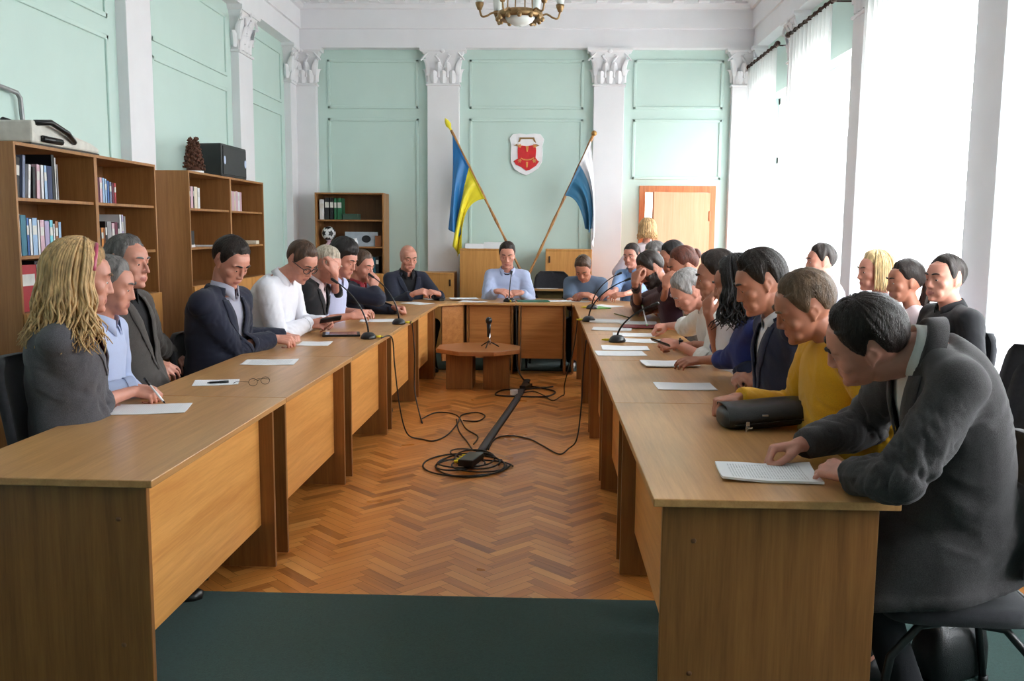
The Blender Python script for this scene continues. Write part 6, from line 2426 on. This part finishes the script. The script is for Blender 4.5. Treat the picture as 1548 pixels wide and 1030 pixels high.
def flag(label, tip, low, yd, hoist, ends, mids, mats, split, finial, fm):
    A, B = Y(*tip, yd), Y(*low, yd - .05)
    d = nrm(B - A)
    base = A + d * (A[2] - .02) / -d[2]
    t = thing('flag', label, 'flag', (base[0], base[1], 0), 0, 'flags crossed under the crest')
    o = np.array(t.location)
    m = MB()
    L_ = np.linalg.norm(base - A)
    P = [A + d * q for q in np.linspace(0, L_, 46)]
    m.tube(P, [.0155 + .0028 * math.sin(i * 1.15) for i in range(46)], n=12)
    m.build('pole', POLE, t, smooth=True, origin=o)
    m = MB()
    if finial == 'spear':
        m.tube([A + d * .01, A - d * .03, A - d * .07, A - d * .12, A - d * .16], [.012, .016, .036, .026, .003], n=14)
    else:
        m.ell(A - d * .02, (.034, .034, .034))
    m.build('finial', fm, t, smooth=True, origin=o)
    n, k = 56, 34
    G = np.zeros((k, n, 3))
    S = np.linspace(0, 1, n)

    def ip(tab, q):
        return np.array([np.interp(q, [e[0] for e in tab], [e[1 + j] for e in tab]) for j in (0, 1)])
    for j, s in enumerate(S):
        h0 = np.array(hoist[0]) + (np.array(hoist[1]) - np.array(hoist[0])) * s
        e, c = ip(ends, s), ip(mids, s)
        for i, q in enumerate(np.linspace(0, 1, k)):
            px = (1 - q) ** 2 * h0 + 2 * q * (1 - q) * (2 * c - (h0 + e) / 2) + q * q * e
            am = .005 + .065 * q ** .8 * (1 - .3 * q)
            yy = yd - .05 - .03 * q + am * (math.sin(s * 15 + q * 2.2) + .4 * math.sin(s * 31 + 1 + q * 3)) * .8 - .02 * (q < .02)
            G[i, j] = Y(px[0] + 2.5 * q * math.sin(s * 15 + 1.2 + q * 2), px[1], min(yy, 11.18))
    for nm, lo, hi, mm in (('upper_stripe', 0, split, mats[0]), ('lower_stripe', split, 1, mats[1])):
        sel = [j for j in range(n) if lo - 1e-9 <= S[j] <= hi + 1.01 / (n - 1)]
        m = MB()
        m.grid(G[:, sel])
        m.build(nm, mm, t, smooth=True, solid=.002, origin=o, fix=False)
    return t


flag('blue and yellow flag on a slanting wooden pole left of the crest', (682, 197), (795, 425), 11.05, ((684, 204), (733, 301)), [(0, 678, 345), (.25, 686, 352), (.48, 699, 354), (.56, 686, 372), (.8, 690, 388), (1, 700, 382)],
     [(0, 683, 272), (.3, 688, 290), (.5, 699, 300), (.6, 700, 300), (1, 706, 322)], (FB, FY), .5, 'spear', FY)
flag('white and teal blue flag on a slanting wooden pole right of the crest', (897, 204), (795, 425), 10.93, ((893, 213), (854, 296)), [(0, 897, 374), (.2, 897, 362), (.42, 895, 345), (.6, 891, 352), (1, 886, 344)],
     [(0, 897, 285), (.3, 896, 290), (.5, 891, 292), (1, 874, 308)], (FW, FT), .42, 'ball', BRASS)
X = lambda X_, Z_: ((X_ - 455) / 12.87 * 11.33 / 1376, -(Z_ - 500) / 12.87 * 11.33 / 1376)
t = thing('crest', 'white shield-shaped wall crest with a red emblem between the two flags', 'crest', tuple(Y(796, 234, 11.345)))
WC = mat('white crest enamel', srgb(236, 236, 240), .4, var=.02)
RC = mat('red crest enamel', srgb(206, 38, 44), .4, var=.08)
GC = mat('gold crest enamel', srgb(216, 150, 84), .4, metal=.2)
MX = [[1, 0, 0], [0, 0, -1], [0, 1, 0]]


def plate(name, pts, z0, z1, m, par):
    b = MB()
    b.prism([X(*p) for p in pts], z0, z1, M=MX)
    return b.build(name, m, par, bevel=.0025)


plate('shield', [(130, 200), (190, 120), (320, 105), (450, 125), (590, 105), (720, 120), (790, 215), (755, 340), (765, 500), (750, 640), (680, 760), (560, 840), (450, 890), (330, 845), (230, 780), (160, 650), (150, 480), (165, 330)], 0, .03, WC, t)
e = plate('emblem', [(290, 320), (380, 335), (460, 345), (550, 330), (625, 305), (640, 420), (630, 560), (690, 640), (640, 710), (520, 790), (450, 805), (360, 740), (250, 690), (215, 620), (290, 580), (285, 450)], .03, .040, RC, t)
for cx, cy in ((325, 340), (610, 340), (325, 620), (605, 620)):
    pts = []
    for k in range(12):
        r_ = 48 if k % 2 == 0 else 22
        pts.append((cx + r_ * math.cos(k * PI / 6), cy + r_ * math.sin(k * PI / 6)))
    plate('star', pts, .040, .046, GC, e)
for pts in ([(440, 345), (495, 345), (478, 450), (455, 450)], [(445, 640), (485, 640), (478, 745), (450, 745)]):
    plate('wedge', pts, .040, .045, GC, e)
plate('arc', [(350, 560), (400, 585), (470, 592), (540, 580), (600, 550), (600, 575), (540, 605), (470, 615), (400, 608), (345, 585)], .040, .045, GC, e)
plate('crown_bar', [(320, 180), (600, 180), (610, 215), (640, 285), (600, 265), (570, 210), (350, 210), (330, 260), (290, 275), (315, 215)], .03, .038, mat('dark gold enamel', srgb(150, 120, 80), .4, metal=.3), t)
for pts in ([(210, 330), (280, 300), (285, 350)], [(705, 335), (640, 300), (635, 355)], [(200, 635), (260, 600), (255, 665)], [(705, 635), (650, 600), (650, 665)]):
    plate('spike', pts, .03, .039, mat('dark gold enamel', srgb(150, 120, 80), .4, metal=.3), t)

# ------------------------------------------------------------------ chandelier
c = np.array(Y(786, 30, 7.0))
t = thing('chandelier', 'brass chandelier with glass shades hanging from the ceiling', 'chandelier', c)
BR = mat('dull brass', srgb(150, 122, 84), .4, metal=.7, var=.25, scale=40)
GLW = mat('frosted lamp glass', srgb(226, 232, 230), .35, var=.02)
m = MB()
m.lathe([(.125, .015), (.155, .0), (.17, .02), (.168, .05), (.14, .06), (.12, .05), (.125, .015)], n=36)
for a in np.linspace(0, 2 * PI, 12, endpoint=False):
    m.ell((.165 * math.cos(a), .165 * math.sin(a), .005), (.018, .018, .022), n=8, m=6)
m.build('ring', BR, t, smooth=True)
m = MB()
m.lathe([(.001, -.045), (.05, -.038), (.095, -.012), (.122, .03), (.118, .03), (.001, .03)], n=32)
m.build('bowl', GLW, t, smooth=True)
for a in (0, PI / 2, PI, 3 * PI / 2):
    m = MB()
    m.cone((.10 * math.cos(a + .4), .10 * math.sin(a + .4), .05), (.05 * math.cos(a + .4), .05 * math.sin(a + .4), ZC - c[2] - .08), .005)
    m.build('hanging_rod', BR, t)
m = MB()
m.lathe([(.001, ZC - c[2] - .001), (.09, ZC - c[2] - .001), (.08, ZC - c[2] - .04), (.05, ZC - c[2] - .09), (.001, ZC - c[2] - .09)], n=26)
m.build('ceiling_cup', BR, t, smooth=True)
for k in range(6):
    a = k * PI / 3 + .12
    d = np.array((math.cos(a), math.sin(a), 0))
    m = MB()
    m.tube(smooth_path([d * .15 + np.array((0, 0, .03)), d * .20 + np.array((0, 0, .045)), d * .25 + np.array((0, 0, .02)), d * .285 + np.array((0, 0, .02)), d * .30 + np.array((0, 0, .07))]), .0075, n=8)
    ar = m.build('arm', BR, t, smooth=True)
    m = MB()
    m.lathe([(.001, .06), (.016, .065), (.030, .10), (.032, .115), (.001, .115)], c=d * .30, n=18)
    m.build('cup', BR, ar, smooth=True)
    m = MB()
    m.lathe([(.022, .115), (.030, .14), (.034, .19), (.044, .25), (.041, .25), (.030, .19), (.026, .14), (.018, .118)], c=d * .30, n=20)
    m.build('glass_shade', GLW, ar, smooth=True)
# ------------------------------------------------------------------ daylight
w = bpy.data.worlds.new('sky')
sc.world = w
w.use_nodes = True
bg = w.node_tree.nodes['Background']
sky = w.node_tree.nodes.new('ShaderNodeTexCoord')
sep = w.node_tree.nodes.new('ShaderNodeSeparateXYZ')
rp = w.node_tree.nodes.new('ShaderNodeValToRGB')
rp.color_ramp.elements[0].position = .45
rp.color_ramp.elements[0].color = (.50, .50, .48, 1)
rp.color_ramp.elements[1].position = .62
rp.color_ramp.elements[1].color = (.93, .97, 1.0, 1)
mr = w.node_tree.nodes.new('ShaderNodeMath')
mr.operation = 'MULTIPLY_ADD'
mr.inputs[1].default_value = .5
mr.inputs[2].default_value = .5
w.node_tree.links.new(sky.outputs['Generated'], sep.inputs[0])
w.node_tree.links.new(sep.outputs[2], mr.inputs[0])
w.node_tree.links.new(mr.outputs[0], rp.inputs[0])
w.node_tree.links.new(rp.outputs[0], bg.inputs['Color'])
bg.inputs['Strength'].default_value = 11.0
for i, (a, b) in enumerate(WIN):
    L_ = bpy.data.lights.new('window portal', 'AREA')
    L_.shape = 'RECTANGLE'
    L_.size = WZ1 - WZ0
    L_.size_y = b - a
    L_.cycles.is_portal = True
    o = bpy.data.objects.new('window_portal', L_)
    COL.objects.link(o)
    o.location = (XR + .30, (a + b) / 2, (WZ0 + WZ1) / 2)
    o.rotation_euler = (0, math.radians(90), 0)

sc.view_settings.view_transform = 'Standard'
sc.view_settings.look = 'None'
sc.view_settings.gamma = 1
sc.view_settings.use_curve_mapping = False
sc.view_settings.exposure = 1.25
cy = sc.cycles
cy.max_bounces = 10
cy.diffuse_bounces = 6
cy.glossy_bounces = 4
cy.transparent_max_bounces = 12
cy.sample_clamp_indirect = 8
cy.caustics_reflective = False
cy.caustics_refractive = False
cy.use_denoising = True
for o in COL.objects:
    l = o.get('label')
    if l and len(l.split()) > 16:
        print('LONG', len(l.split()), l)
